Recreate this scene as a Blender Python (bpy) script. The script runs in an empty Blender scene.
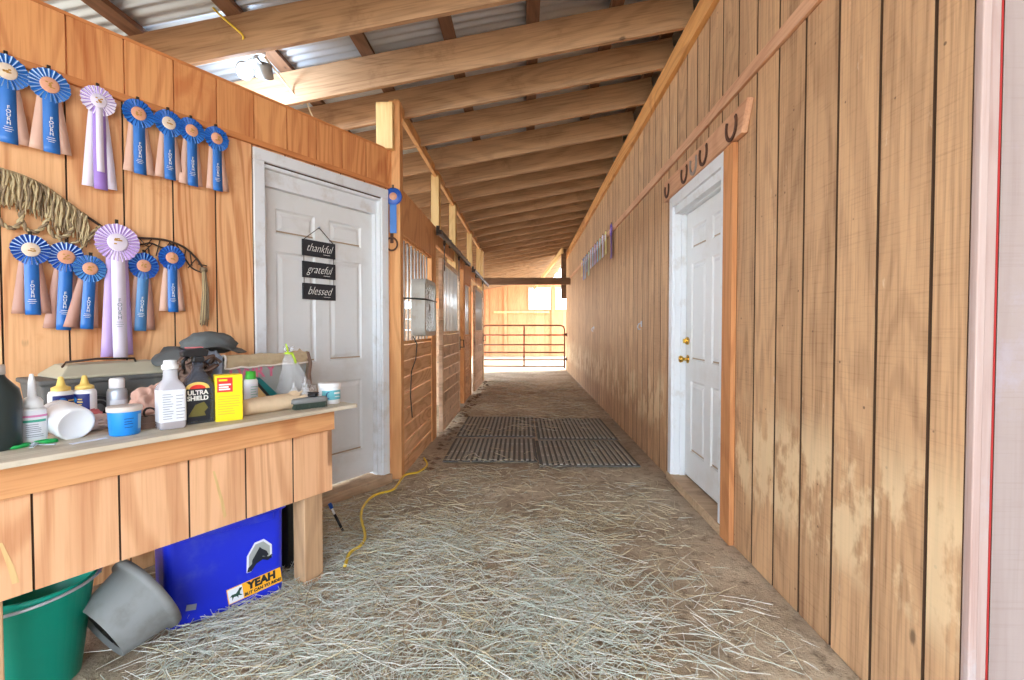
import bpy, bmesh, math, random
from mathutils import Vector, Matrix, Euler, noise as mnoise
random.seed(7)
SC = bpy.context.scene
COL = SC.collection
PI = math.pi
R = math.radians

# ------------------------------------------------------------------ camera
F = 483.0; H = 1.22
YAW = math.atan(14 / F); PIT = math.atan(12 / F)
cd = bpy.data.cameras.new('camera'); cam = bpy.data.objects.new('camera', cd); COL.objects.link(cam)
cam.location = (0, 0, H); cam.rotation_euler = (PI / 2 - PIT, 0, YAW)
cd.sensor_width = 36.0; cd.lens = 36.0 * F / 1024; cd.clip_start = 0.02; cd.clip_end = 300
SC.camera = cam
SC.view_settings.view_transform = 'Standard'; SC.view_settings.look = 'None'
SC.cycles.diffuse_bounces = 8; SC.cycles.max_bounces = 14
SC.view_settings.gamma = 1; SC.view_settings.use_curve_mapping = False
SC.view_settings.exposure = EXPOSURE = 0.0

# measured places: the tack wall leaves the aisle at a 30 degree angle from this corner
CX, CY = -1.065, 3.871
ST, CT = math.sin(R(30)), math.cos(R(30))
def LP(t, s, z):            # t along the tack wall away from the corner, s out of the wall
    return (CX - ST * t + CT * s, CY - CT * t - ST * s, z)
RZL = R(60)                 # local x along the wall, local -y out of it

# ------------------------------------------------------------------ mesh builder
class MB:
    def __init__(self): self.v = []; self.f = []; self.mi = []; self.sm = []; self.m = 0; self.s = False
    def add(self, vs, fs):
        o = len(self.v); self.v += [tuple(p) for p in vs]
        for f in fs: self.f.append(tuple(i + o for i in f)); self.mi.append(self.m); self.sm.append(self.s)
        return self
    def box(self, x0, x1, y0, y1, z0, z1):
        vs = [(x, y, z) for x in (x0, x1) for y in (y0, y1) for z in (z0, z1)]
        return self.add(vs, [(0, 1, 3, 2), (4, 6, 7, 5), (0, 4, 5, 1), (2, 3, 7, 6), (0, 2, 6, 4), (1, 5, 7, 3)])
    def obox(self, c, ax, ay, az):      # half-axis vectors
        c, ax, ay, az = map(Vector, (c, ax, ay, az))
        vs = [c + ax * i + ay * j + az * k for i in (-1, 1) for j in (-1, 1) for k in (-1, 1)]
        return self.add(vs, [(0, 1, 3, 2), (4, 6, 7, 5), (0, 4, 5, 1), (2, 3, 7, 6), (0, 2, 6, 4), (1, 5, 7, 3)])
    def bar(self, a, b, w, h, up=(0, 0, 1)):   # board between two points
        a, b = Vector(a), Vector(b); d = b - a; x = d.normalized(); u = Vector(up)
        y = u.cross(x).normalized(); z = x.cross(y)
        return self.obox((a + b) / 2, d / 2, y * w / 2, z * h / 2)
    def lathe(self, prof, n=24, a0=0, a1=2 * PI, sx=1, sy=1, cx=0, cy=0):
        full = abs(a1 - a0 - 2 * PI) < 1e-6; k = n if full else n + 1
        vs = []; s0 = self.s; self.s = True
        for (r, z) in prof:
            for i in range(k):
                a = a0 + (a1 - a0) * i / n
                vs.append((cx + r * math.cos(a) * sx, cy + r * math.sin(a) * sy, z))
        fs = []
        for j in range(len(prof) - 1):
            for i in range(n):
                i2 = (i + 1) % k
                fs.append((j * k + i, j * k + i2, (j + 1) * k + i2, (j + 1) * k + i))
        if full:
            if prof[0][0] > 1e-5: fs.append(tuple(range(k))[::-1])
            if prof[-1][0] > 1e-5: fs.append(tuple((len(prof) - 1) * k + i for i in range(k)))
        self.add(vs, fs); self.s = s0; return self
    def tube(self, pts, r, n=8, closed=False):
        pts = [Vector(p) for p in pts]; rs = r if isinstance(r, (list, tuple)) else [r] * len(pts)
        s0 = self.s; self.s = n > 4; vs = []; L = len(pts); prev = None
        for i, p in enumerate(pts):
            if closed: d = pts[(i + 1) % L] - pts[i - 1]
            else: d = pts[min(i + 1, L - 1)] - pts[max(i - 1, 0)]
            d = d.normalized() if d.length > 1e-9 else Vector((0, 0, 1))
            if prev is None:
                a = Vector((0, 0, 1)) if abs(d.z) < .9 else Vector((1, 0, 0)); u = d.cross(a).normalized()
            else:
                u = prev - d * prev.dot(d)
                u = u.normalized() if u.length > 1e-6 else d.orthogonal().normalized()
            prev = u; w = d.cross(u)
            for k in range(n):
                a = 2 * PI * k / n; vs.append(p + (u * math.cos(a) + w * math.sin(a)) * rs[i])
        fs = []
        for i in range(L if closed else L - 1):
            j = (i + 1) % L
            for k in range(n):
                k2 = (k + 1) % n; fs.append((i * n + k, i * n + k2, j * n + k2, j * n + k))
        if not closed: fs.append(tuple(range(n))[::-1]); fs.append(tuple((L - 1) * n + k for k in range(n)))
        self.add(vs, fs); self.s = s0; return self
    def prism(self, poly, d0, d1, plane='xz'):
        n = len(poly)
        mp = {'xz': lambda a, b, d: (a, d, b), 'xy': lambda a, b, d: (a, b, d), 'yz': lambda a, b, d: (d, a, b)}[plane]
        vs = [mp(a, b, d0) for a, b in poly] + [mp(a, b, d1) for a, b in poly]
        fs = [tuple(range(n)), tuple(range(n, 2 * n))[::-1]] + [(i, (i + 1) % n + 0, (i + 1) % n + n, i + n) for i in range(n)]
        return self.add(vs, fs)
    def xf(self, M, start=0):
        for i in range(start, len(self.v)): self.v[i] = tuple(M @ Vector(self.v[i]))
        return self
    def build(self, name, mat, parent=None, bevel=0, sub=0, smooth=None, solid=0, loc=None, rot=None):
        me = bpy.data.meshes.new(name); me.from_pydata(self.v, [], self.f)
        bm = bmesh.new(); bm.from_mesh(me); bmesh.ops.recalc_face_normals(bm, faces=bm.faces); bm.to_mesh(me); bm.free()
        for m in (mat if isinstance(mat, (list, tuple)) else [mat]): me.materials.append(m)
        me.polygons.foreach_set('material_index', self.mi)
        me.polygons.foreach_set('use_smooth', [smooth if smooth is not None else s for s in self.sm])
        me.update()
        o = bpy.data.objects.new(name, me); COL.objects.link(o)
        if parent: o.parent = parent
        if loc: o.location = loc
        if rot: o.rotation_euler = rot
        if solid: md = o.modifiers.new('solid', 'SOLIDIFY'); md.thickness = solid
        if bevel:
            md = o.modifiers.new('bevel', 'BEVEL'); md.width = bevel; md.segments = 2; md.limit_method = 'ANGLE'
        if sub:
            md = o.modifiers.new('sub', 'SUBSURF'); md.levels = sub; md.render_levels = sub
        return o

USED = {}
def tag(o, label, cat, group=None, kind=None):
    if label: o['label'] = label
    if cat: o['category'] = cat
    if group: o['group'] = group
    if kind: o['kind'] = kind
    return o
def thing(name, label, cat, loc=(0, 0, 0), rz=0, group=None, rot=None):
    o = bpy.data.objects.new(name, None); COL.objects.link(o); o.empty_display_size = .05
    o.location = loc; o.rotation_euler = rot if rot else (0, 0, rz)
    return tag(o, label, cat, group)
def struct(o, label=None, cat=None):
    o['kind'] = 'structure'
    if label: o['label'] = label
    if cat: o['category'] = cat
    return o
def structE(name, loc=(0, 0, 0), rz=0):
    o = bpy.data.objects.new(name, None); COL.objects.link(o); o.location = loc; o.rotation_euler = (0, 0, rz)
    o['kind'] = 'structure'; return o

# ------------------------------------------------------------------ materials
def lin(c):
    return tuple((x / 255 / 12.92 if x / 255 <= .04045 else ((x / 255 + .055) / 1.055) ** 2.4) for x in c) + (1,)
class NT:
    def __init__(self, name):
        self.m = bpy.data.materials.new(name); self.m.use_nodes = True; self.t = self.m.node_tree
        self.b = self.t.nodes['Principled BSDF']
    def n(self, typ, **kw):
        nd = self.t.nodes.new(typ)
        for k, v in kw.items():
            if k in ('operation', 'data_type', 'blend_type', 'noise_dimensions', 'feature', 'wave_type', 'interpolation_type', 'clamp', 'use_clamp', 'bands_direction', 'normalize'): setattr(nd, k, v)
            else:
                key = int(k[1:]) if k[0] == 'i' and k[1:].isdigit() else k.replace('_', ' ')
                self.set(nd.inputs[key], v)
        return nd
    def set(self, inp, v):
        if isinstance(v, bpy.types.NodeSocket): self.t.links.new(v, inp)
        else: inp.default_value = v
    def math(self, op, a, b=0.0, c=0.0, clamp=False):
        nd = self.t.nodes.new('ShaderNodeMath'); nd.operation = op; nd.use_clamp = clamp
        self.set(nd.inputs[0], a); self.set(nd.inputs[1], b); self.set(nd.inputs[2], c); return nd.outputs[0]
    def mix(self, f, a, b, blend='MIX'):
        nd = self.t.nodes.new('ShaderNodeMix'); nd.data_type = 'RGBA'; nd.blend_type = blend
        self.set(nd.inputs[0], f); self.set(nd.inputs[6], a); self.set(nd.inputs[7], b); return nd.outputs[2]
    def ss(self, x, a, b):
        nd = self.t.nodes.new('ShaderNodeMapRange'); nd.interpolation_type = 'SMOOTHSTEP'
        self.set(nd.inputs[0], x); nd.inputs[1].default_value = a; nd.inputs[2].default_value = b
        return nd.outputs[0]
    def noise(self, vec, scale, detail=3, rough=.5, dist=0):
        nd = self.t.nodes.new('ShaderNodeTexNoise')
        self.set(nd.inputs['Vector'], vec); nd.inputs['Scale'].default_value = scale; nd.inputs['Detail'].default_value = detail
        nd.inputs['Roughness'].default_value = rough; nd.inputs['Distortion'].default_value = dist
        return nd.outputs[0]
    def scalev(self, vec, s):
        nd = self.t.nodes.new('ShaderNodeVectorMath'); nd.operation = 'MULTIPLY'; self.set(nd.inputs[0], vec); nd.inputs[1].default_value = s; return nd.outputs[0]
    def addv(self, a, b):
        nd = self.t.nodes.new('ShaderNodeVectorMath'); nd.operation = 'ADD'; self.set(nd.inputs[0], a); self.set(nd.inputs[1], b); return nd.outputs[0]
    def obj(self):
        return self.t.nodes.new('ShaderNodeTexCoord').outputs['Object']
    def sep(self, v):
        nd = self.t.nodes.new('ShaderNodeSeparateXYZ'); self.set(nd.inputs[0], v); return nd.outputs
    def comb(self, x, y, z):
        nd = self.t.nodes.new('ShaderNodeCombineXYZ'); self.set(nd.inputs[0], x); self.set(nd.inputs[1], y); self.set(nd.inputs[2], z); return nd.outputs[0]
    def bump(self, h, strength=.3, dist=.002):
        nd = self.t.nodes.new('ShaderNodeBump'); nd.inputs['Strength'].default_value = strength; nd.inputs['Distance'].default_value = dist
        self.set(nd.inputs['Height'], h); self.t.links.new(nd.outputs[0], self.b.inputs['Normal'])
    def out(self, col=None, rough=None, metal=None):
        if col is not None: self.set(self.b.inputs['Base Color'], col)
        if rough is not None: self.set(self.b.inputs['Roughness'], rough)
        if metal is not None: self.set(self.b.inputs['Metallic'], metal)
        return self.m

def plain(name, rgb, rough=.5, metal=0, var=.12, scale=30, dirt=None, dirt_amt=.5, bump=0):
    t = NT(name); v = t.obj(); c = lin(rgb)
    n = t.noise(v, scale, 4)
    col = t.mix(t.math('MULTIPLY', n, var * 2), c, tuple(x * .6 for x in c[:3]) + (1,))
    if dirt:
        d = t.ss(t.noise(v, scale * .35, 5, .65), .5, .68)
        col = t.mix(t.math('MULTIPLY', d, dirt_amt), col, lin(dirt))
    if bump: t.bump(n, bump, .002)
    return t.out(col, rough, metal)

def wood(name, light, dark, grain='Z', plank=None, pw=.2032, phase=0, rings=1.0, streak=.35, saw=None, knots=True,
         patch=None, ringscale=1.0, var=.16, rough=.75, stain=None, rand=True, specks=False):
    t = NT(name); v0 = t.obj(); v = v0
    if rand:
        oi = t.t.nodes.new('ShaderNodeObjectInfo')
        r10 = t.math('MULTIPLY', oi.outputs['Random'], 37.0)
        v = t.addv(v, t.comb(r10, r10, r10))
    s = t.sep(v0); axis = {'X': 0, 'Y': 1, 'Z': 2}
    pr = 0.5
    if plank:
        idx = t.math('FLOOR', t.math('DIVIDE', t.math('SUBTRACT', s[axis[plank]], phase), pw))
        wn = t.t.nodes.new('ShaderNodeTexWhiteNoise'); wn.noise_dimensions = '1D'; t.set(wn.inputs['W'], idx); pr = wn.outputs[0]
        off = t.math('MULTIPLY', pr, 23.0); v = t.addv(v, t.comb(off, off, off))
    st = {'X': (.16, 1, 1), 'Y': (1, .16, 1), 'Z': (1, 1, .16)}[grain]
    gv = t.scalev(v, st)
    big = t.noise(gv, 2.6 * ringscale, 2, .45, .4)
    ring = t.math('SINE', t.math('MULTIPLY', big, 95.0))
    ring = t.ss(ring, -.2, 1.0)
    st2 = {'X': (.03, 1, 1), 'Y': (1, .03, 1), 'Z': (1, 1, .03)}[grain]
    fine = t.noise(t.scalev(v, st2), 90, 3, .6)
    broad = t.noise(gv, 5, 4, .6)
    L, D = lin(light), lin(dark)
    f = t.math('MULTIPLY', ring, .42 * rings)
    f = t.math('ADD', f, t.math('MULTIPLY', t.ss(fine, .42, .75), streak))
    f = t.math('ADD', f, t.math('MULTIPLY', t.math('SUBTRACT', broad, .5), .7))
    if plank: f = t.math('ADD', f, t.math('MULTIPLY', t.math('SUBTRACT', pr, .5), var * 2))
    h = fine
    if saw:
        sv = {'X': (70, 2.5, 2.5), 'Y': (2.5, 70, 2.5), 'Z': (2.5, 2.5, 70)}[saw]
        sw = t.noise(t.scalev(v, sv), 2.2, 2, .6)
        f = t.math('ADD', f, t.math('MULTIPLY', t.ss(sw, .5, .8), .2)); h = t.math('ADD', fine, sw)
    f = t.math('ADD', f, .12, clamp=True)
    col = t.mix(f, L, D)
    if knots:
        kv = {'X': (.55, 1, 1), 'Y': (1, .55, 1), 'Z': (1, 1, .55)}[grain]
        vo = t.t.nodes.new('ShaderNodeTexVoronoi'); t.set(vo.inputs['Vector'], t.addv(t.scalev(v, kv), t.scalev(t.comb(fine, fine, fine), (.02, .02, .02)))); vo.inputs['Scale'].default_value = 4.2
        k = t.ss(vo.outputs['Distance'], .075, .03)
        kk = t.math('GREATER_THAN', t.sep(vo.outputs['Color'])[0], .62)
        col = t.mix(t.math('MULTIPLY', t.math('MULTIPLY', k, kk), .75), col, tuple(x * .28 for x in D[:3]) + (1,))
    if specks:
        vs_ = t.t.nodes.new('ShaderNodeTexVoronoi'); t.set(vs_.inputs['Vector'], v); vs_.inputs['Scale'].default_value = 16
        sp = t.math('MULTIPLY', t.ss(vs_.outputs['Distance'], .11, .06), t.math('GREATER_THAN', t.sep(vs_.outputs['Color'])[1], .68))
        col = t.mix(t.math('MULTIPLY', sp, .7), col, lin((60, 42, 30)))
        vp = t.ss(t.noise(t.scalev(v, (1, 1, .25)), 26, 4, .7), .66, .74)
        col = t.mix(t.math('MULTIPLY', vp, .35), col, lin((240, 222, 196)))
    if patch:       # bleached rubbed zones: (colour, low z, high z, strength)
        pc, z0, z1, ps = patch
        pn = t.noise(t.scalev(v, (1, 1, .55)), 5.5, 5, .62)
        band = t.math('MULTIPLY', t.ss(s[2], z0, z0 + .18), t.ss(s[2], z1, z1 - .3))
        pf = t.math('MULTIPLY', t.math('MULTIPLY', t.ss(pn, .46, .56), band), ps)
        col = t.mix(pf, col, lin(pc))
    if stain:
        sn = t.ss(t.noise(v, 3.2, 6, .7), .55, .72)
        col = t.mix(t.math('MULTIPLY', sn, stain[1]), col, lin(stain[0]))
    t.bump(h, .25, .002)
    return t.out(col, rough)

M = {}
M['tack'] = wood('tack_wall_wood', (242, 190, 138), (190, 114, 62), 'Z', 'X', .214, -2.008, rings=1.0, streak=.3, specks=False, stain=((200, 124, 72), .45), ringscale=.9, var=.1)
M['aisle'] = wood('aisle_wall_wood', (206, 164, 122), (124, 88, 60), 'Z', 'Y', .2150, 1.428, rings=.5, streak=.42, specks=True, saw='Z', patch=((230, 202, 160), .25, .95, .7), var=.13)
M['tacktop'] = wood('upper_tack_wood', (232, 166, 106), (188, 108, 58), 'Z', 'X', .214, -2.003, rings=.9, streak=.4, stain=((206, 120, 64), .5))
M['aisle_strip'] = wood('pink_strip_wood', (216, 168, 132), (168, 112, 78), 'Y', rings=.5)
M['plate'] = wood('top_plate_wood', (222, 164, 98), (160, 102, 52), 'Y', rings=.8)
M['rafter'] = wood('rafter_wood', (188, 150, 114), (120, 88, 62), 'X', rings=.5, streak=.45, stain=((132, 98, 70), .55))
M['purlin'] = wood('purlin_wood', (128, 92, 68), (84, 58, 42), 'Y', rings=.7)
M['stud'] = wood('new_stud_wood', (232, 200, 142), (196, 152, 92), 'Z', rings=.6)
M['rail'] = wood('rail_wood', (222, 170, 112), (172, 118, 66), 'Y', rings=.6)
M['postor'] = wood('orange_post_wood', (230, 172, 114), (192, 128, 76), 'Z', rings=.8)
M['stallplank'] = wood('stall_plank_wood', (240, 196, 148), (198, 142, 94), 'Y', 'Z', .14, 0, rings=.9, var=.2, stain=((120, 84, 58), .35))
M['doorplank'] = wood('stall_door_wood', (238, 210, 180), (190, 154, 122), 'Y', 'Z', .14, 0, rings=.7, var=.22, stain=((112, 84, 62), .5))
M['bench'] = wood('bench_front_wood', (236, 186, 142), (192, 128, 84), 'Z', 'X', .2145, -1.496, rings=1.0, streak=.3, ringscale=.8, var=.12)
M['benchtrim'] = wood('bench_trim_wood', (224, 166, 112), (184, 116, 70), 'X', rings=.9)
M['benchtop'] = wood('bench_top_wood', (218, 208, 188), (164, 148, 122), 'X', rings=.4, streak=.5, stain=((120, 104, 84), .5), knots=False)
M['benchpost'] = wood('bench_post_wood', (196, 158, 120), (140, 104, 74), 'Z', rings=.5, stain=((150, 132, 112), .5))
M['outside'] = wood('outside_wall_wood', (168, 152, 146), (136, 114, 106), 'Z', 'X', .2032, 0, rings=.2, streak=.15, saw='Z', stain=((172, 162, 172), .6), knots=False)
M['cornertrim'] = wood('corner_trim_wood', (190, 168, 160), (158, 118, 106), 'Z', rings=.3, streak=.3, stain=((184, 176, 178), .7), knots=False)
M['farwall'] = wood('far_wall_wood', (226, 158, 112), (192, 120, 80), 'Z', 'X', .4, 0, rings=.6, var=.2)
M['sill'] = wood('sill_wood', (196, 166, 134), (140, 112, 86), 'X', rings=.5, stain=((96, 80, 64), .6))
M['silly'] = wood('sill_wood_right', (206, 178, 146), (150, 122, 94), 'Y', rings=.5, stain=((110, 92, 72), .5))
M['casing'] = wood('brown_casing_wood', (206, 144, 92), (160, 98, 56), 'Z', rings=.7)
M['beam'] = wood('dark_beam_wood', (128, 96, 70), (84, 58, 40), 'X', rings=.6)
M['doorwhite'] = plain('painted_white_door', (226, 228, 228), .45, var=.05, scale=9, dirt=(196, 188, 176), dirt_amt=.25)
M['trimwhite'] = plain('painted_white_trim', (228, 232, 236), .5, var=.06, scale=14, dirt=(176, 160, 140), dirt_amt=.35)
M['doorline'] = plain('grimy_panel_edge', (170, 150, 126), .6)
M['brass'] = plain('brass', (222, 178, 84), .22, 1)
M['steel'] = plain('galvanised_steel', (196, 204, 214), .42, .55, var=.1, scale=12)
M['bars'] = plain('pale_bar_steel', (206, 206, 204), .4, .5)
M['iron'] = plain('rusty_iron', (92, 62, 48), .7, .4, dirt=(128, 76, 48))
M['ironpale'] = plain('pale_worn_iron', (164, 150, 140), .6, .4)
M['track'] = plain('dark_track_steel', (62, 52, 46), .5, .6, dirt=(110, 70, 44))
M['gate'] = plain('rust_brown_paint', (168, 108, 82), .5, .1, dirt=(140, 104, 88))
M['black'] = plain('black_plastic', (26, 27, 30), .4)
M['rubberdark'] = plain('dark_rubber', (98, 96, 92), .85, dirt=(120, 110, 94), dirt_amt=.5)
M['rubber'] = plain('black_rubber', (164, 160, 150), .85, dirt=(170, 158, 136), dirt_amt=.7, scale=22)
M['chalk'] = plain('black_sign_board', (38, 40, 46), .6)
M['white'] = plain('white_plastic', (236, 238, 240), .4, var=.05)
M['whitetext'] = plain('white_print', (240, 240, 236), .6, var=.02)
M['paper'] = plain('white_label', (228, 232, 240), .5, var=.06)
M['greyprint'] = plain('grey_print', (140, 146, 160), .6, var=.02)
M['blueribbon'] = plain('blue_satin', (44, 116, 200), .35, var=.08, scale=18)
M['bluedeep'] = plain('deep_blue_satin', (30, 84, 178), .35, var=.08, scale=18)
M['blueold'] = plain('faded_blue_satin', (84, 142, 200), .4, var=.1, scale=18)
M['paleblue'] = plain('pale_blue_edge', (186, 212, 238), .45, var=.05)
M['pinkbeige'] = plain('faded_pink_satin', (226, 184, 164), .45, var=.1, scale=18)
M['taupe'] = plain('brownish_pink_satin', (194, 148, 132), .45, var=.12, scale=18)
M['lavender'] = plain('lavender_satin', (196, 168, 226), .4, var=.06, scale=18)
M['violet'] = plain('violet_satin', (164, 128, 214), .4, var=.06)
M['lavwhite'] = plain('pale_lavender_satin', (234, 226, 244), .4, var=.04)
M['purple'] = plain('purple_satin', (104, 82, 190), .4)
M['maroon'] = plain('maroon_satin', (112, 60, 74), .5)
M['cream'] = plain('cream_button', (238, 218, 196), .5, var=.06)
M['orangebtn'] = plain('salmon_button', (230, 168, 136), .5, var=.1, scale=120)
M['gold'] = plain('gold_print', (200, 150, 70), .5)
M['palegreen'] = plain('pale_green_satin', (176, 214, 176), .45)
M['paleyellow'] = plain('pale_yellow_satin', (236, 226, 150), .45)
M['sky'] = plain('sky_blue_satin', (150, 196, 232), .45)
M['rope'] = plain('natural_mohair', (196, 176, 136), .9, var=.25, scale=60, bump=.4)
M['ropedark'] = plain('grey_brown_mohair', (142, 122, 96), .9, var=.25, scale=60, bump=.4)
M['strap'] = plain('dark_leather', (66, 48, 40), .6)
M['leather'] = plain('worn_brown_leather', (124, 96, 80), .6, var=.2)
M['yellowcord'] = plain('yellow_cord', (236, 202, 66), .45, var=.06)
M['whitecord'] = plain('ivory_cord', (222, 208, 176), .5)
M['binblue'] = plain('blue_bin_plastic', (24, 44, 204), .38, var=.1, scale=9, dirt=(108, 124, 200), dirt_amt=.32)
M['teal'] = plain('teal_bucket_plastic', (8, 168, 146), .35, var=.1, scale=10)
M['greyrubber'] = plain('grey_bucket_rubber', (132, 134, 134), .6, var=.2, scale=12, dirt=(92, 88, 82))
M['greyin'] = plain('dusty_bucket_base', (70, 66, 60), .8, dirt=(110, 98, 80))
M['yellow'] = plain('yellow_carton', (250, 220, 20), .45, var=.03)
M['red'] = plain('red_print', (222, 48, 40), .5, var=.03)
M['orange'] = plain('orange_sticker', (246, 176, 40), .45, var=.04)
M['inkdark'] = plain('dark_ink', (24, 30, 40), .5)
M['inkgreen'] = plain('dark_green_ink', (20, 66, 56), .5)
M['bluetub'] = plain('bright_blue_tub', (32, 140, 226), .4, var=.06)
M['greylid'] = plain('dusty_white_lid', (214, 206, 198), .55, var=.12)
M['capyellow'] = plain('butter_yellow_cap', (238, 206, 112), .4, var=.05)
M['navy'] = plain('navy_label', (28, 44, 120), .45, var=.08)
M['greencap'] = plain('green_cap', (70, 190, 60), .4)
M['scgreen'] = plain('scissor_green', (24, 176, 84), .35)
M['tealbr'] = plain('teal_brush_back', (20, 118, 122), .4)
M['bristle'] = plain('dark_green_bristle', (60, 74, 62), .8, bump=.5)
M['sheep'] = plain('cream_fleece', (226, 202, 168), .95, var=.2, scale=45, bump=.8)
M['pinkcloth'] = plain('dusty_pink_cloth', (216, 172, 154), .9, var=.2, scale=25, bump=.5)
M['palecloth'] = plain('white_pink_cloth', (232, 208, 200), .9, var=.15, scale=20, bump=.4)
M['redcloth'] = plain('rose_cloth', (214, 120, 124), .9, var=.15)
M['burlap'] = plain('dusty_burlap', (196, 174, 140), .95, var=.3, scale=35, dirt=(150, 130, 104), bump=.6)
M['hem'] = plain('white_hem', (228, 218, 208), .8)
M['galv'] = plain('dull_galvanised_tin', (176, 182, 180), .5, .35, var=.2, scale=14)
M['pinkletter'] = plain('pink_letter_paint', (222, 122, 150), .6)
M['hat'] = plain('grey_waxed_canvas', (96, 100, 100), .75, var=.3, scale=14, bump=.4)
M['tangle'] = plain('brown_leather_tangle', (112, 88, 76), .8, var=.3)
M['greywool'] = plain('grey_wool', (150, 156, 170), .95, var=.3, scale=50, bump=.8)
M['toolbox'] = plain('dusty_grey_box', (104, 106, 105), .7, var=.25, scale=16, dirt=(160, 152, 134), dirt_amt=.4)
M['toollid'] = plain('dusty_tan_lid', (192, 186, 162), .7, var=.2, scale=16)
M['amber'] = plain('brown_liquid', (150, 110, 82), .3)
M['olive'] = plain('olive_liquid', (112, 106, 52), .3)
M['pinkstripe'] = plain('pink_print', (222, 140, 190), .5)
M['tealstripe'] = plain('teal_print', (64, 176, 150), .5)
M['teallabel'] = plain('teal_label', (104, 186, 200), .5)
M['jugdark'] = plain('dark_green_plastic', (44, 56, 56), .35)
def clear(name, rgb, mixf=.35, rough=.15):
    t = NT(name); t.out(lin(rgb), rough); o = t.t.nodes['Material Output']
    tr = t.t.nodes.new('ShaderNodeBsdfTransparent'); mx = t.t.nodes.new('ShaderNodeMixShader'); mx.inputs[0].default_value = mixf
    t.t.links.new(tr.outputs[0], mx.inputs[1]); t.t.links.new(t.b.outputs[0], mx.inputs[2]); t.t.links.new(mx.outputs[0], o.inputs[0])
    return t.m
M['bag'] = clear('clear_bag_film', (236, 240, 244), .24, .15)
M['clearpl'] = clear('clear_bottle_plastic', (214, 214, 222), .55, .2)
M['smoke'] = clear('smoky_bottle_plastic', (70, 74, 84), .8, .2)
def emit(name, rgb, s):
    t = NT(name); t.b.inputs['Base Color'].default_value = lin(rgb); t.b.inputs['Emission Color'].default_value = lin(rgb); t.b.inputs['Emission Strength'].default_value = s
    return t.m
M['led'] = emit('lit_lamp_lens', (235, 244, 255), 30)

def ground_mat():
    t = NT('dirt_floor'); v = t.obj(); s = t.sep(v)
    a = t.noise(v, 1.3, 5, .6); b = t.noise(v, 14, 6, .7); c = t.noise(v, 90, 3, .7)
    col = t.mix(t.ss(a, .36, .64), lin((168, 150, 128)), lin((204, 188, 164)))
    col = t.mix(t.ss(b, .45, .72), col, lin((130, 114, 96)))
    col = t.mix(t.math('MULTIPLY', t.ss(c, .5, .7), .5), col, lin((204, 190, 160)))
    t.bump(t.math('ADD', b, c), .7, .012)
    return t.out(col, .95)
M['ground'] = ground_mat()
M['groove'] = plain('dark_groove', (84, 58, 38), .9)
M['muck'] = plain('dark_muck', (132, 108, 88), .95, var=.4, scale=30, bump=.8)
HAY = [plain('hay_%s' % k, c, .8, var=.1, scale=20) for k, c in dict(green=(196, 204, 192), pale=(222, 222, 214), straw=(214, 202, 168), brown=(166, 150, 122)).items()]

# ------------------------------------------------------------------ text
def text(s, size, mat, parent, loc, rot=(PI / 2, 0, 0), shear=0, depth=.0006, name='lettering', bold=0, align='CENTER', sx=1):
    cu = bpy.data.curves.new('t', 'FONT'); cu.body = s; cu.size = size; cu.align_x = align; cu.align_y = 'CENTER'; cu.shear = shear
    cu.extrude = depth; cu.offset = bold; cu.resolution_u = 3
    ob = bpy.data.objects.new('t', cu); COL.objects.link(ob)
    dg = bpy.context.evaluated_depsgraph_get(); me = bpy.data.meshes.new_from_object(ob.evaluated_get(dg))
    bpy.data.objects.remove(ob); me.materials.clear(); me.materials.append(mat); me.name = name
    o = bpy.data.objects.new(name, me); COL.objects.link(o)
    o.parent = parent; o.location = loc; o.rotation_euler = rot; o.scale = (sx, 1, 1)
    return o
SKY = 9.8; SUN = 15.0
# ------------------------------------------------------------------ siding
def siding(mb, mp, u0, u1, z0, z1, pitch, phase, holes=(), gap=.014, th=.012, back=.03, bmb=None):
    """grooved plywood: strips of board over a backing sheet; mp(u, depth, z) -> xyz"""
    def bx(a, b, d0, d1, c, d):
        tgt = mb if d0 == 0 or bmb is None else bmb
        if b - a < 1e-4 or d - c < 1e-4: return
        vs = [mp(x, y, z) for x in (a, b) for y in (d0, d1) for z in (c, d)]
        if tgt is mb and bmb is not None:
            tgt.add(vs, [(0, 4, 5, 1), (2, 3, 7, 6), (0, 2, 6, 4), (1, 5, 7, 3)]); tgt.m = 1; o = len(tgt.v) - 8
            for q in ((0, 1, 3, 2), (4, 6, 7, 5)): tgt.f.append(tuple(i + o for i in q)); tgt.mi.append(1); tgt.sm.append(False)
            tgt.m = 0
        else: tgt.add(vs, [(0, 1, 3, 2), (4, 6, 7, 5), (0, 4, 5, 1), (2, 3, 7, 6), (0, 2, 6, 4), (1, 5, 7, 3)])
    def cut(a, b, d0, d1):
        us = sorted({a, b} | {h[i] for h in holes for i in (0, 1) if a < h[i] < b})
        for p, q in zip(us, us[1:]):
            zs = [(z0, z1)]
            for h in holes:
                if h[0] <= p + 1e-6 and h[1] >= q - 1e-6:
                    zs = [r for c, d in zs for r in ((c, min(d, h[2])), (max(c, h[3]), d)) if r[1] - r[0] > 1e-4]
            for c, d in zs: bx(p, q, d0, d1, c, d)
    k = math.floor((u0 - phase) / pitch)
    while phase + k * pitch < u1:
        a = max(u0, phase + k * pitch + gap / 2); b = min(u1, phase + (k + 1) * pitch - gap / 2)
        if b > a: cut(a, b, 0, th)
        k += 1
    cut(u0, u1, th, th + back)

WX = 1.165
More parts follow.
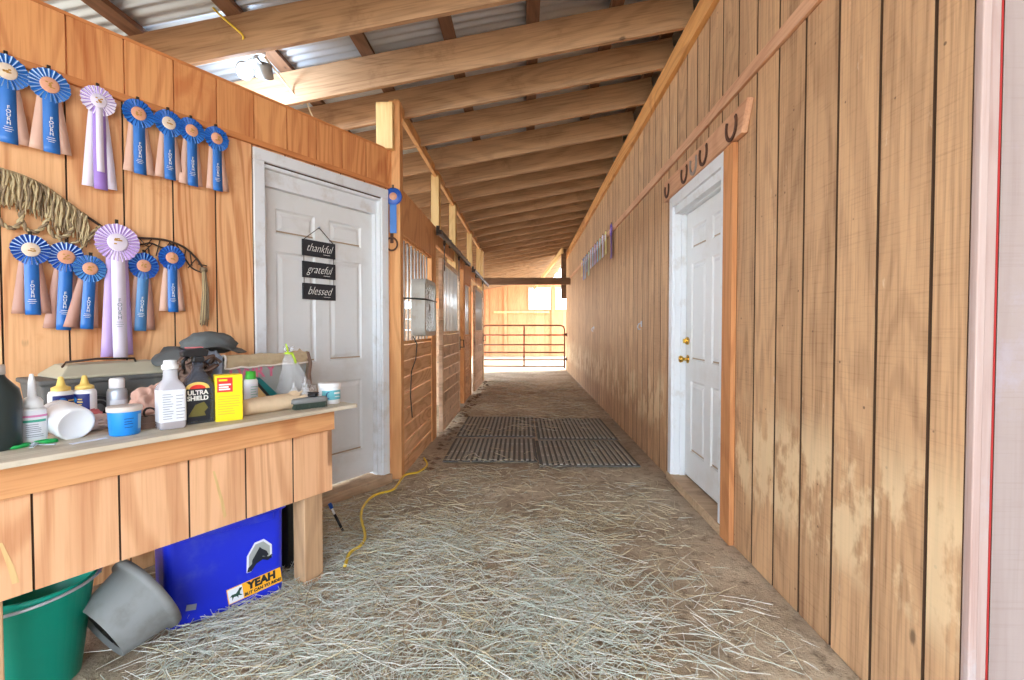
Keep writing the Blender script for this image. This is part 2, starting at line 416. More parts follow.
# ------------------------------------------------------------------ floor
def floor():
    mb = MB()
    def axis(lo, hi, f0, f1, fine, coarse):
        a = []; x = lo
        while x < hi: a.append(x); x += fine if f0 <= x < f1 else coarse
        return a + [hi]
    xs = axis(-15, 13, -2.6, 1.3, .05, .6); ys = axis(-16, 32, .8, 7.0, .05, .45)
    for y in ys:
        for x in xs:
            z = .012 * mnoise.noise(Vector((x * 2.1, y * 2.1, 0))) + .010 * mnoise.noise(Vector((x * 9, y * 9, 3)))
            if x > 1.1 or 11 < y: z *= .3
            mb.v.append((x, y, z - .004))
    n = len(xs)
    for j in range(len(ys) - 1):
        for i in range(n - 1):
            mb.f.append((j * n + i, j * n + i + 1, (j + 1) * n + i + 1, (j + 1) * n + i)); mb.mi.append(0); mb.sm.append(True)
    struct(mb.build('floor', M['ground']))
floor()

# ------------------------------------------------------------------ roof
def roofz(x): return 3.365 + .175 * (x - WX)      # underside of the rafters
def roof():
    root = structE('ceiling')
    RH = .235; mb = MB(); y0, y1 = -3.4, 22.0; step = .0135  # roof runs on unseen behind the camera to hold back sky light
    n = int((y1 - y0) / step); xs = (-5.0, 1.45)
    for i in range(n + 1):
        y = y0 + i * step; w = .011 * math.cos(2 * PI * (y - y0) / .0762)
        for x in xs: mb.v.append((x, y, roofz(x) + RH + .055 + w))
    for i in range(n): mb.f.append((2 * i, 2 * i + 1, 2 * i + 3, 2 * i + 2)); mb.mi.append(0); mb.sm.append(True)
    mb.build('metal_sheet', M['steel'], root, solid=.002)
    ys = [-2.7, -2.0, -1.3, -.6, .1, .85, 1.55, 2.24, 2.91, 3.54, 4.07, 4.7, 5.42] + [6.1 + .66 * k for k in range(26)]
    sl = math.atan(.175)
    base = MB().box(-3.1, 3.1, -.019, .019, 0, RH).build('rafter', M['rafter'], root, bevel=.003)
    for i, y in enumerate(ys):
        if y > 21: break
        o = base if i == 0 else base.copy()
        if i: COL.objects.link(o)
        xc = -1.83; o.location = (xc + random.uniform(-.02, .02), y, roofz(xc) + random.uniform(-.006, .006)); o.rotation_euler = (0, -sl, 0)
        if i > 2: o.rotation_euler.z = random.uniform(-.004, .004)
    pl = MB().box(-.045, .045, -3.3, 21.9, 0, .038).build('purlin', M['purlin'], root)
    for i, x in enumerate([-4.75, -4.15, -3.55, -2.95, -2.35, -1.75, -1.15, -.55, .05, .65, 1.15]):
        o = pl if i == 0 else pl.copy()
        if i: COL.objects.link(o)
        o.location = (x, 0, roofz(x) + RH + .004); o.rotation_euler = (0, -sl, 0)
roof()

# ------------------------------------------------------------------ right wall, door with horseshoe board
DY0, DY1 = 2.886, 3.84
def right_wall():
    root = structE('wall_right')
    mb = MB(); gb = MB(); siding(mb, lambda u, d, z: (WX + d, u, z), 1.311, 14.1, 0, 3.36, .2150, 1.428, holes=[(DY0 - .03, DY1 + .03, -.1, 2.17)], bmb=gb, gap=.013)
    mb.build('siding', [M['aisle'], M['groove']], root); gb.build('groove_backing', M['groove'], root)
    MB().box(1.40, 1.43, 1.32, 14.1, 0, 3.72).build('outer_boards', M['aisle'], root)
    MB().box(WX - .02, WX - .001, 1.32, 13.9, 2.505, 2.575).build('rail_strip', M['aisle_strip'], root, bevel=.003)
    MB().box(WX - .04, WX - .001, 1.32, 14.1, 3.19, 3.35).build('top_plate', M['plate'], root, bevel=.003)
    cb = MB(); cb.box(WX + .05, WX + .14, 1.44, DY0 - .05, 0, 3.3); cb.box(WX + .05, WX + .14, DY1 + .05, 14.1, 0, 3.3); cb.box(WX + .05, WX + .14, DY0 - .05, DY1 + .05, 2.2, 3.3); cb.build('wall_core', M['plate'], root)
right_wall()

def panel_door(w, h, d=.044):
    """six panel slab, local x 0..w, front face at y=0, z 0..h; returns mesh builder pair (slab, panel edge)"""
    mb = MB(); st = .115; mid = .115; pw = (w - 2 * st - mid) / 2
    rows = [(.20, .20 + .545), (.20 + .545 + .155, 1.63), (1.63 + .115, h - .125)]
    cols = [(st, st + pw), (st + pw + mid, w - st)]
    xs = [0] + [c for p in cols for c in p] + [w]; zs = [0] + [c for p in rows for c in p] + [h]
    for i in range(5):
        for j in range(7):
            x0, x1, z0, z1 = xs[i], xs[i + 1], zs[j], zs[j + 1]
            if i % 2 == 1 and j % 2 == 1:
                b, e = .022, .045
                r = [(x0, x1, z0, z1, 0), (x0 + b * .5, x1 - b * .5, z0 + b * .5, z1 - b * .5, .011), (x0 + b, x1 - b, z0 + b, z1 - b, .011), (x0 + e, x1 - e, z0 + e, z1 - e, .002)]
                for (a, c) in zip(r, r[1:]):
                    A = [(a[0], a[4], a[2]), (a[1], a[4], a[2]), (a[1], a[4], a[3]), (a[0], a[4], a[3])]
                    B = [(c[0], c[4], c[2]), (c[1], c[4], c[2]), (c[1], c[4], c[3]), (c[0], c[4], c[3])]
                    for k in range(4): k2 = (k + 1) % 4; mb.add([A[k], A[k2], B[k2], B[k]], [(0, 1, 2, 3)])
                c = r[-1]; mb.add([(c[0], c[4], c[2]), (c[1], c[4], c[2]), (c[1], c[4], c[3]), (c[0], c[4], c[3])], [(0, 1, 2, 3)])
                mb.m = 1; q = r[1]; mb.box(q[0], q[1], q[4] - .001, q[4] + .001, q[2] - .001, q[2] + .010); mb.m = 0
            else:
                mb.add([(x0, 0, z0), (x1, 0, z0), (x1, 0, z1), (x0, 0, z1)], [(0, 1, 2, 3)])
    mb.add([(0, 0, 0), (w, 0, 0), (w, 0, h), (0, 0, h), (0, d, 0), (w, d, 0), (w, d, h), (0, d, h)], [(0, 4, 5, 1), (1, 5, 6, 2), (2, 6, 7, 3), (3, 7, 4, 0), (4, 7, 6, 5)])
    return mb

def right_door():
    # local x runs toward the far end (+Y), local y into the wall (+X)
    root = structE('door_2', (WX, DY1, 0), R(-90))
    w = DY1 - DY0
    panel_door(w - .03, 2.03).build('slab', [M['doorwhite'], M['doorline']], root, loc=(.015, .088, .075))
    j = MB()
    j.box(-.0, .014, -.004, .14, .06, 2.13); j.box(w - .014, w, -.004, .14, .06, 2.13); j.box(.014, w - .014, -.004, .14, 2.106, 2.166)
    j.box(.014, .028, .045, .086, .06, 2.11); j.box(w - .028, w - .014, .045, .086, .06, 2.11)
    j.box(.014, w - .014, .045, .086, 2.1, 2.11)
    j.build('jamb', M['trimwhite'], root, bevel=.002)
    c = MB(); c.box(-.07, .006, -.022, -.002, .05, 2.165); c.box(w - .006, w + .045, -.022, -.002, .05, 2.165); c.box(-.07, w + .045, -.023, -.002, 2.165, 2.245)
    c.build('casing', M['trimwhite'], root, bevel=.002)
    MB().box(w + .046, w + .175, -.03, -.001, 0, 2.244).build('outer_board', M['casing'], root, bevel=.003)
    MB().box(-.085, w + .04, -.03, .1, .0, .062).build('sill', M['silly'], root, bevel=.004)
    k = MB(); k.lathe([(.032, 0), (.032, .006), (.012, .012), (.011, .035), (.024, .045), (.028, .058), (.022, .068), (.001, .07)], 20)
    k.xf(Matrix.Rotation(R(90), 4, 'X')); k.build('door_knob', M['brass'], root, loc=(.075, .086, .98))
    k = MB(); k.lathe([(.03, 0), (.03, .012), (.024, .02), (.001, .021)], 20); k.box(-.004, .004, -.016, .016, .02, .038)
    k.xf(Matrix.Rotation(R(90), 4, 'X')); k.build('deadbolt', M['brass'], root, loc=(.075, .086, 1.12))
right_door()

def horseshoe_pts(h):
    w = h * .44; pts = []
    for i in range(25):
        a = R(-232 + i * (284 / 24)) if False else R(140) + R(260) * i / 24
        pts.append((w * math.cos(a) * (1 if True else 1), math.sin(a)))
    out = []
    for i in range(25):
        a = R(148) + R(244) * i / 24
        out.append((w * math.cos(a), (h * .5) * math.sin(a)))
    return out
def flatband(pts, wd, th):
    mb = MB(); n = len(pts); vs = []
    for i, (x, z) in enumerate(pts):
        a = pts[max(0, i - 1)]; b = pts[min(n - 1, i + 1)]; dx, dz = b[0] - a[0], b[1] - a[1]; l = math.hypot(dx, dz); nx, nz = -dz / l, dx / l
        for s in (-1, 1):
            for y in (0, -th): vs.append((x + nx * wd / 2 * s, y, z + nz * wd / 2 * s))
    fs = []
    for i in range(n - 1):
        for a, b in ((0, 1), (1, 3), (3, 2), (2, 0)): fs.append((i * 4 + a, i * 4 + b, i * 4 + 4 + b, i * 4 + 4 + a))
    fs += [(0, 1, 3, 2), ((n - 1) * 4, (n - 1) * 4 + 2, (n - 1) * 4 + 3, (n - 1) * 4 + 1)]
    return mb.add(vs, fs)
HB = MB().prism([(2.60, 2.247), (4.02, 2.247), (4.02, 2.40), (2.53, 2.40)], WX - .036, WX - .002, 'yz').build('horseshoe_board', M['aisle_strip'], None, bevel=.003)
tag(HB, 'pinkish plank above the right white door carrying five horseshoes', 'board')
for (y, z, h, mk, lab) in [(3.92, 2.325, .115, 'iron', 'small rusty horseshoe at the far end of the plank above the door'),
                           (3.50, 2.325, .135, 'iron', 'rusty horseshoe second from the far end of the plank above the door'),
                           (3.31, 2.325, .135, 'ironpale', 'pale worn horseshoe in the middle of the plank above the door'),
                           (3.13, 2.33, .14, 'iron', 'rusty horseshoe just nearer than the pale one above the door'),
                           (2.71, 2.325, .145, 'iron', 'large rusty horseshoe alone at the near end of the plank above the door')]:
    th = thing('horseshoe', lab, 'horseshoe', (WX - .038, y, z), R(-90), 'horseshoes above the right door')
    flatband(horseshoe_pts(h), .02, .009).build('shoe', M[mk], th, bevel=.002)

# ------------------------------------------------------------------ entrance corner and outside wall
M['redpaint'] = plain('old_red_paint', (176, 40, 36), .6)
ew = structE('wall_entrance', (WX, 1.31, 0))
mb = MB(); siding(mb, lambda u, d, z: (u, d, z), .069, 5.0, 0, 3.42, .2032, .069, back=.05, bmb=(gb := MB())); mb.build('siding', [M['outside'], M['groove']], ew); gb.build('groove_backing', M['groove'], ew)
MB().box(.001, .058, -.012, -.0005, 0, 3.42).build('corner_trim', M['cornertrim'], ew, bevel=.003)
MB().box(.0585, .063, -.011, .012, 0, 3.42).build('red_edge', M['redpaint'], ew)
MB().box(-.004, .018, -.03, -.013, 0, 3.42).build('edge_batten', M['cornertrim'], ew, bevel=.003)

ey = structE('wall_added_blocker', (1.6, 0, 0))  # unseen side wall, added to cut sky light falling on the outside wall
mb = MB(); siding(mb, lambda u, d, z: (d, u, z), -3.4, 1.3, 0, 3.42, .2032, 0); mb.build('siding', M['outside'], ey)
# ------------------------------------------------------------------ tack wall on the left (local x = -t, y into the wall)
LD0, LD1 = .135, 1.09       # door opening in t
def left_wall():
    root = structE('wall_left', (CX, CY, 0), RZL)
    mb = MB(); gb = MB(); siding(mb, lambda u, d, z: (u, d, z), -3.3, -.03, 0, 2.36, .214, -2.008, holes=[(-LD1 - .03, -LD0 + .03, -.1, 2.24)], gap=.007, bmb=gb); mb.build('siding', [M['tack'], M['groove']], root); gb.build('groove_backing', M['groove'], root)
    mb = MB(); siding(mb, lambda u, d, z: (u, d, z), -3.3, -.03, 2.352, 2.615, .214, -2.003, gap=.007, back=.03)
    mb.xf(Matrix.Translation((0, -.016, 0))); mb.build('upper_siding', M['tacktop'], root)
    MB().box(-3.3, -.06, -.024, -.001, 2.318, 2.351).build('ledger_strip', M['casing2'], root, bevel=.003)
    MB().box(-3.3, -.03, -.018, .05, 2.616, 2.63).build('top_cap', M['casing2'], root)
M['casing2'] = wood('ledger_wood', (216, 142, 84), (172, 98, 50), 'X', rings=.6)
left_wall()
def left_door():
    root = structE('door_1', LP(LD1, 0, 0), RZL)        # local x from the left jamb toward the corner
    w = LD1 - LD0
    panel_door(w - .03, 2.03).build('slab', [M['doorwhite'], M['doorline']], root, loc=(.015, .075, .085))
    j = MB(); j.box(0, .014, -.004, .13, .06, 2.225); j.box(w - .014, w, -.004, .13, .06, 2.225); j.box(.014, w - .014, -.004, .13, 2.205, 2.225)
    j.box(.014, w - .014, .03, .073, 2.105, 2.205); j.box(.014, .026, .035, .073, .06, 2.2); j.box(w - .026, w - .014, .035, .073, .06, 2.2)
    j.build('jamb', M['trimwhite'], root, bevel=.002)
    c = MB(); c.box(-.062, .004, -.02, -.002, .0, 2.235); c.box(w - .004, w + .062, -.02, -.002, .05, 2.235); c.box(-.062, w + .062, -.021, -.002, 2.235, 2.305)
    c.build('casing', M['trimwhite'], root, bevel=.003)
    MB().box(-.02, w + .06, -.05, .11, -.01, .062).build('sill', M['sill'], root, bevel=.004)
left_door()

# ------------------------------------------------------------------ stall front on the left of the aisle
SX = -1.0
def stall_wall():
    root = structE('wall_stall')
    def post(y0, y1, z0, z1, m='postor', x0=SX - .09, x1=SX, nm='post'):
        return MB().box(x0, x1, y0, y1, z0, z1).build(nm, M[m], root, bevel=.004)
    post(3.835, 3.93, 0, 3.02); post(3.77, 3.83, 2.62, 2.98, 'stud', SX - .17, SX - .04)
    post(5.12, 5.36, 0, 2.34); post(6.86, 7.0, 0, 2.98, 'stud'); post(7.35, 7.55, 0, 2.34, 'stud', SX - .2, SX - .1)
    post(7.05, 7.28, 0, 2.34, 'stud', SX - .06, SX + .0)
    post(7.75, 7.95, 0, 2.34); post(8.72, 8.84, 0, 2.34)
    post(10.95, 11.25, 0, 2.98, 'stud', SX - .1, SX + .02)
    for y in (5.55, 8.9, 10.6): post(y, y + .13, 2.34, 2.98, 'stud')
    for (y0, y1) in ((3.93, 5.12), (7.95, 8.72)):
        pb = MB()
        for k in range(8): pb.box(SX - .05, SX - .012, y0, y1, k * .1355, k * .1355 + .125)
        pb.build('plank', M['stallplank'], root, bevel=.004)
        MB().box(SX - .06, SX, y0, y1, 1.98, 2.34).build('header', M['postor'], root, bevel=.003)
        fr = MB(); fr.box(SX - .05, SX - .01, y0, y1, 1.085, 1.11); fr.box(SX - .05, SX - .01, y0, y1, 1.955, 1.98); fr.build('grille_frame', M['postor'], root)
        n = int((y1 - y0) / .13); gb = MB()
        for k in range(1, n): gb.tube([(SX - .03, y0 + (y1 - y0) * k / n, 1.1), (SX - .03, y0 + (y1 - y0) * k / n, 1.965)], .0085, 8)
        gb.build('grille_bars', M['bars'], root)
    MB().box(SX - .06, SX - .02, 5.36, 11.0, 2.16, 2.33).build('header', M['postor'], root, bevel=.003)
    MB().box(SX - .055, SX - .017, 3.86, 11.6, 2.95, 3.04).build('upper_rail', M['rail'], root, bevel=.003)
    # far side of the stalls: boarded back wall with a daylight gap, and a divider
    bw = MB()
    for k in range(6): bw.box(-4.65, -4.61, 4.2, 11.6, k * .17, k * .17 + .166)
    bw.build('back_boards', M['stallplank'], root)
    dv = MB()
    for k in range(9): dv.box(-4.6, SX - .12, 7.6, 7.64, k * .17, k * .17 + .166)
    dv.build('divider_boards', M['doorplank'], root)
stall_wall()

def stall_door(y0, y1, lab, hb):
    root = thing('stall_door', lab, 'stall door', (SX + .045, y0, .05), R(90), None)   # local x along the aisle
    w = y1 - y0; pb = MB()
    for k in range(8): pb.box(.06, w - .06, -.012, .02, .03 + k * .134, .03 + k * .134 + .125)
    pb.build('plank_panel', M['doorplank'], root, bevel=.003)
    fr = MB()
    for x in (0, w - .06): fr.box(x, x + .06, -.022, .022, 0, 1.95)
    fr.box(.06, w - .06, -.022, .022, 1.1, 1.13); fr.box(.06, w - .06, -.022, .022, 1.9, 1.95); fr.box(.06, w - .06, -.022, .022, 0, .03)
    fr.build('frame', M['doorplank'], root, bevel=.003)
    g = MB(); n = int(w / .12)
    for k in range(1, n): x = .06 + (w - .12) * k / n; g.tube([(x, 0, 1.12), (x, 0, 1.92)], .008, 8)
    g.build('grille', M['bars'], root)
    h = MB(); h.tube([(w - .03, -.02, 1.0), (w - .03, -.075, 1.0), (w - .03, -.08, .9), (w - .03, -.02, .9)], .008, 8); h.box(w - .06, w - .0, -.03, -.022, .86, 1.05)
    h.build('handle', M['track'], root)
    for x in (.12, w - .12):
        b = MB(); b.box(x - .02, x + .02, -.028, -.022, 1.82, 2.13); b.tube([(x, -.036, 2.135), (x, -.014, 2.135)], .03, 14)
        b.build('hanger', M['track'], root)
    t = thing('sliding_track', hb, 'track', (SX + .075, y0 - .2, 2.245), R(90))
    MB().box(0, w * 1.9, -.02, .02, -.02, .03).build('rail', M['track'], t, bevel=.004)
    for k in range(4): x = .1 + k * (w * 1.9 - .2) / 3; MB().box(x - .02, x + .02, .02, .054, -.01, .09).build('bracket', M['track'], t)
stall_door(5.38, 6.82, 'nearer sliding stall door with plank bottom and barred top', 'dark steel sliding track above the nearer stall door')
stall_door(8.86, 10.5, 'farther sliding stall door with plank bottom and barred top', 'dark steel sliding track above the farther stall door')

def box_fan():
    root = thing('box_fan', 'grey rounded box fan hung on the stall bars by a cord', 'fan', (SX + .075, 4.38, 1.4), R(90))   # local -y into aisle
    def rr(w, h, r, n=6):
        p = []
        for cx, cz, a0 in ((w / 2 - r, h / 2 - r, 0), (-w / 2 + r, h / 2 - r, 90), (-w / 2 + r, -h / 2 + r, 180), (w / 2 - r, -h / 2 + r, 270)):
            for i in range(n + 1): a = R(a0 + 90 * i / n); p.append((cx + r * math.cos(a), cz + r * math.sin(a)))
        return p
    o, i_ = rr(.52, .5, .08), rr(.44, .42, .06); mb = MB(); n = len(o)
    vs = [(a, y, b) for y in (-.06, .06) for a, b in o] + [(a, y, b) for y in (-.06, .06) for a, b in i_]
    fs = []
    for k in range(n):
        k2 = (k + 1) % n
        fs += [(k, k2, n + k2, n + k), (2 * n + k, 3 * n + k, 3 * n + k2, 2 * n + k2), (k, 2 * n + k, 2 * n + k2, k2), (n + k, n + k2, 3 * n + k2, 3 * n + k)]
    mb.add(vs, fs); mb.build('housing', M['fanbody'], root, bevel=.004)
    g = MB()
    for rr_ in (.05, .09, .13, .17, .2): g.tube([(rr_ * math.cos(2 * PI * k / 32), -.05, rr_ * math.sin(2 * PI * k / 32)) for k in range(32)], .003, 5, True)
    for k in range(8): a = 2 * PI * k / 8; g.tube([(.04 * math.cos(a), -.05, .04 * math.sin(a)), (.235 * math.cos(a), -.05, .225 * math.sin(a))], .003, 5)
    g.build('guard', M['white'], root)
    h = MB(); h.tube([(0, -.045, 0), (0, .03, 0)], .045, 20); h.build('hub', M['fanbody'], root)
    for k in range(5):
        b = MB(); a = 2 * PI * k / 5
        b.add([(.04, -.02, -.03), (.19, -.025, -.065), (.2, .015, .05), (.04, .01, .03), (.04, -.017, -.03), (.19, -.022, -.065), (.2, .018, .05), (.04, .013, .03)],
              [(0, 1, 2, 3), (4, 7, 6, 5), (0, 4, 5, 1), (1, 5, 6, 2), (2, 6, 7, 3), (3, 7, 4, 0)])
        b.xf(Matrix.Rotation(a, 4, 'Y')); b.build('blade', M['fanbody'], root)
    c = MB(); c.tube([(-.2, .06, -.25), (-.22, .02, -.32), (-.18, .04, -.45), (-.3, .05, -.55), (-.34, .05, -.75), (-.26, .055, -.95)], .005, 6); c.build('power_cord', M['black'], root)
M['fanbody'] = plain('grey_fan_plastic', (176, 174, 166), .5, var=.15, dirt=(150, 138, 116))
box_fan()
b = thing('bungee_cord', 'dark bungee cord strapped round the grey box fan', 'cord', (SX, 4.38, 1.47), R(90))
MB().tube([(-.36, .03, .0), (-.3, -.06, 0), (-.265, -.139, -.004), (0, -.142, -.002), (.265, -.139, 0), (.3, -.07, .002), (.34, .03, .0)], .007, 8).build('elastic', M['black'], b)
for s in (-.36, .34): MB().tube([(s, .03, 0), (s, .05, .01), (s, .045, .03), (s, .03, .03)], .004, 6).build('hook', M['steel'], b)

# ------------------------------------------------------------------ far end
fw = structE('wall_far', (0, 21.0, 0))
WINS = [(.16, 1.02, 2.06, 2.92), (1.32, 2.0, 2.06, 2.92)]
mb = MB(); siding(mb, lambda u, d, z: (u, d, z), -5, 3.4, 0, 3.1, .4, 0, holes=[(a, b, c, d) for a, b, c, d in WINS], th=.02, gap=.014); mb.build('siding', M['farwall'], fw)
MB().box(-1.4, 1.0, -.12, -.001, 1.86, 1.95).build('ledge', M['stud'], fw)
for x in (-1.75, -.95, 1.1): MB().box(x, x + .13, -.1, -.001, 0, 2.9).build('post', M['farwall'], fw)
for i, (a, b, c, d) in enumerate(WINS):
    w = structE('window_%d' % (i + 1), (0, 20.98, 0)); f = MB()
    f.box(a - .05, b + .05, -.03, .05, c - .05, c); f.box(a - .05, b + .05, -.03, .05, d, d + .05); f.box(a - .05, a, -.03, .05, c, d); f.box(b, b + .05, -.03, .05, c, d)
    f.build('window_frame', M['trimwhite'], w)
bm_ = MB().box(-1.2, WX, 12.7, 12.78, 2.36, 2.54).build('trim_1', M['beam'], None, bevel=.005); struct(bm_)
pt = structE('trim_2'); MB().box(.93, 1.06, 12.8, 12.93, 2.0, 3.3).build('post', M['beam'], pt)
MB().bar((.95, 12.72, 3.25), (.35, 20.6, 2.9), .05, .14).build('brace', M['stud'], pt)

def gate():
    g = thing('metal_gate', 'rust brown tubular metal gate closing the far end of the aisle', 'gate', (-.02, 12.45, 0))
    zs = [1.287, 1.04, .79, .59, .4, .235]; x0, x1 = -1.12, 1.01; r = .021
    c = .1
    MB().tube([(x0, 0, zs[-1]), (x0, 0, zs[0] - c), (x0 + .03, 0, zs[0] - .03), (x0 + c, 0, zs[0]), (x1 - c, 0, zs[0]), (x1 - .03, 0, zs[0] - .03), (x1, 0, zs[0] - c), (x1, 0, zs[-1] - .06)], r, 12).build('frame', M['gate'], g)
    for z in zs[1:]: MB().tube([(x0, 0, z), (x1, 0, z)], r * .9, 10).build('rail', M['gate'], g)
    MB().box(-.05, -.01, -.012, .012, zs[-1], zs[0]).build('upright', M['gate'], g)
    for z in (.42, 1.05):
        MB().box(x1 - .01, x1 + .06, -.02, .02, z - .03, z + .03).tube([(x1 + .06, 0, z - .05), (x1 + .06, 0, z + .05)], .012, 8).build('hinge', M['iron'], g)
gate()
# ------------------------------------------------------------------ rubber mats
def mat(x0, x1, y0, y1, lab, rz=0):
    w, l = x1 - x0, y1 - y0
    g = thing('rubber_mat', lab, 'mat', ((x0 + x1) / 2, (y0 + y1) / 2, .008), rz, 'ribbed rubber mats on the aisle floor')
    MB().box(-w / 2, w / 2, -l / 2, l / 2, 0, .012).build('base', M['rubberdark'], g, bevel=.003)
    b = MB(); n = int(w / .05)
    for k in range(n):
        x = -w / 2 + .02 + (w - .04) * (k + .5) / n
        for (a, c) in ((-l / 2 + .02, -l * .18), (-l * .16, l * .17), (l * .19, l / 2 - .02)): b.box(x - .012, x + .012, a, c, .011, .022)
    b.build('ribs', M['rubber'], g)
mat(.11, .99, 4.2, 5.14, 'ribbed black rubber mat of the near pair, lying along the right wall', R(1.2))
mat(-.76, .10, 4.32, 5.22, 'ribbed dusty rubber mat of the near pair, lying beside the stalls', R(.8))
mat(.12, .99, 5.22, 6.42, 'ribbed rubber mat of the far pair, lying along the right wall', R(.6))
mat(-.78, .10, 5.32, 6.5, 'ribbed rubber mat of the far pair, lying beside the nearer stall door', R(.4))

# muck along the foot of the stalls
mb = MB()
for k in range(170):
    y = random.uniform(4.1, 11); x = SX + .06 + abs(random.gauss(0, .16)); s = random.uniform(.01, .035)
    if x > -.8: continue
    n0 = len(mb.v); vs = []
    for (a, b, c) in ((1, 0, 0), (-1, 0, 0), (0, 1, 0), (0, -1, 0), (0, 0, .6), (0, 0, -.4)):
        q = s * random.uniform(.7, 1.3); vs.append((x + a * q * 1.4, y + b * q * 1.4, c * q + .006))
    mb.add(vs, [(0, 2, 4), (2, 1, 4), (1, 3, 4), (3, 0, 4), (2, 0, 5), (1, 2, 5), (3, 1, 5), (0, 3, 5)])
tag(mb.build('muck_clods', M['muck']), 'dark crumbs of muck along the foot of the stall doors', 'dirt', kind='stuff')

# ------------------------------------------------------------------ hay
def in_aisle(x, y):
    if y < 1.335: return True
    if x > 1.12: return False
    if y > 3.8: return x > SX + .03
    s = (x - CX) * CT - (y - CY) * ST
    return s > .06
def hay():
    rnd = random.Random(11); mb = MB(); made = 0
    def straw(x, y, L, r, z):
        a = rnd.uniform(0, 2 * PI); bend = rnd.gauss(0, .5); n = 4; pts = []; px, py = x, y; ti = rnd.gauss(0, .1)
        for i in range(n):
            pts.append((px, py, z + abs(ti) * L * i / (n - 1) + .004)); a += bend / n; px += math.cos(a) * L / (n - 1); py += math.sin(a) * L / (n - 1)
        if not in_aisle(px, py): return False
        if SX < x and 0.6 < (x - CX) * CT - (y - CY) * ST < .93 and 1.28 < -((x - CX) * ST + (y - CY) * CT) < 1.5: return False
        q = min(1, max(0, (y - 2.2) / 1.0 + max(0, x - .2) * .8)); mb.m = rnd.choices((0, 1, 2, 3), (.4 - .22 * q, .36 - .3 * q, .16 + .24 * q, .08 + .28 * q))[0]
        mb.tube(pts, [r, r, r, r * .6], 3); return True
    def dens(x, y):
        n1 = mnoise.noise(Vector((x * 1.3, y * 1.3, 5))); n2 = mnoise.noise(Vector((x * 4, y * 4, 9)))
        if y < 4.15:
            d = .5 + .8 * n1 + .4 * n2
            d *= 1.2 - 1.0 * max(0, min(1, (x - .1) / .5)) * (1 if y < 2.9 else .6)
            d *= 1.2 - .48 * max(0, y - 1.8)
            if x < -.55 and y < 2.6: d = max(d, .75 + .3 * n2)
        elif y < 6.6: d = .02 + .10 * n1
        else: d = .12 + .25 * n2
        return d
    while made < 15000:
        y = 1.25 + 2.95 * rnd.random() ** 1.0; x = rnd.uniform(-2.2, 1.12)
        if not in_aisle(x, y) or rnd.random() > dens(x, y): continue
        if x < -.1 - .52 * y - .4: continue
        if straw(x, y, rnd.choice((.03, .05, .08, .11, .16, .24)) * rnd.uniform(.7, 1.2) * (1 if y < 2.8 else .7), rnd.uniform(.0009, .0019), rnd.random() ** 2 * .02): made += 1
    made = 0
    while made < 2200:
        y = rnd.uniform(4.1, 11); x = rnd.uniform(-1, 1.1)
        if rnd.random() > dens(x, y): continue
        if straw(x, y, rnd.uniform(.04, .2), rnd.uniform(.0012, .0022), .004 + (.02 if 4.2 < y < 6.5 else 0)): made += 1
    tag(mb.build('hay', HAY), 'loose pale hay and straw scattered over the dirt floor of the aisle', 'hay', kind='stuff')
hay()

# ------------------------------------------------------------------ bench
BT = .845
def bench():
    b = thing('workbench', 'rough plywood workbench against the tack wall covered in grooming clutter', 'bench', LP(0, 0, 0), RZL)   # local x = -t, y = -s
    MB().box(-3.0, -1.19, -.952, -.03, .826, BT).build('worktop', M['benchtop'], b, bevel=.003)
    MB().box(-3.0, -1.285, -.90, -.862, .728, .825).build('trim_board', M['benchtrim'], b, bevel=.003)
    mb = MB(); mp = lambda u, d, z: (u, -.88 + d, z)
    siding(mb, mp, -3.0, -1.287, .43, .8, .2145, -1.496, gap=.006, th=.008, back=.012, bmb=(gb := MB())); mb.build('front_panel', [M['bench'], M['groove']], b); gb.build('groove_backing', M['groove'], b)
    sc = MB(); sc.prism([(-1.84, .66), (-1.832, .66), (-1.80, .53), (-1.79, .47), (-1.80, .46), (-1.812, .53)], -.8812, -.8802); sc.build('pale_scrape', M['stud'], b)
    sc = MB(); sc.prism([(-2.425, .60), (-2.418, .60), (-2.395, .52), (-2.385, .47), (-2.40, .47), (-2.41, .53)], -.8812, -.8802); sc.build('pale_scrape', M['stud'], b)
    e = MB(); siding(e, lambda u, d, z: (-1.287 - d, u, z), -.88, -.05, .55, .82, .2, 0, gap=.005, back=.012); e.build('end_panel', M['bench'], b)
    for (x0, x1, y0, y1) in ((-1.425, -1.325, -.858, -.77), (-2.51, -2.415, -.858, -.77), (-1.40, -1.31, -.12, -.035), (-2.5, -2.41, -.12, -.035)):
        MB().box(x0, x1, y0, y1, 0, .826).build('leg', M['benchpost'], b, bevel=.004)
bench()

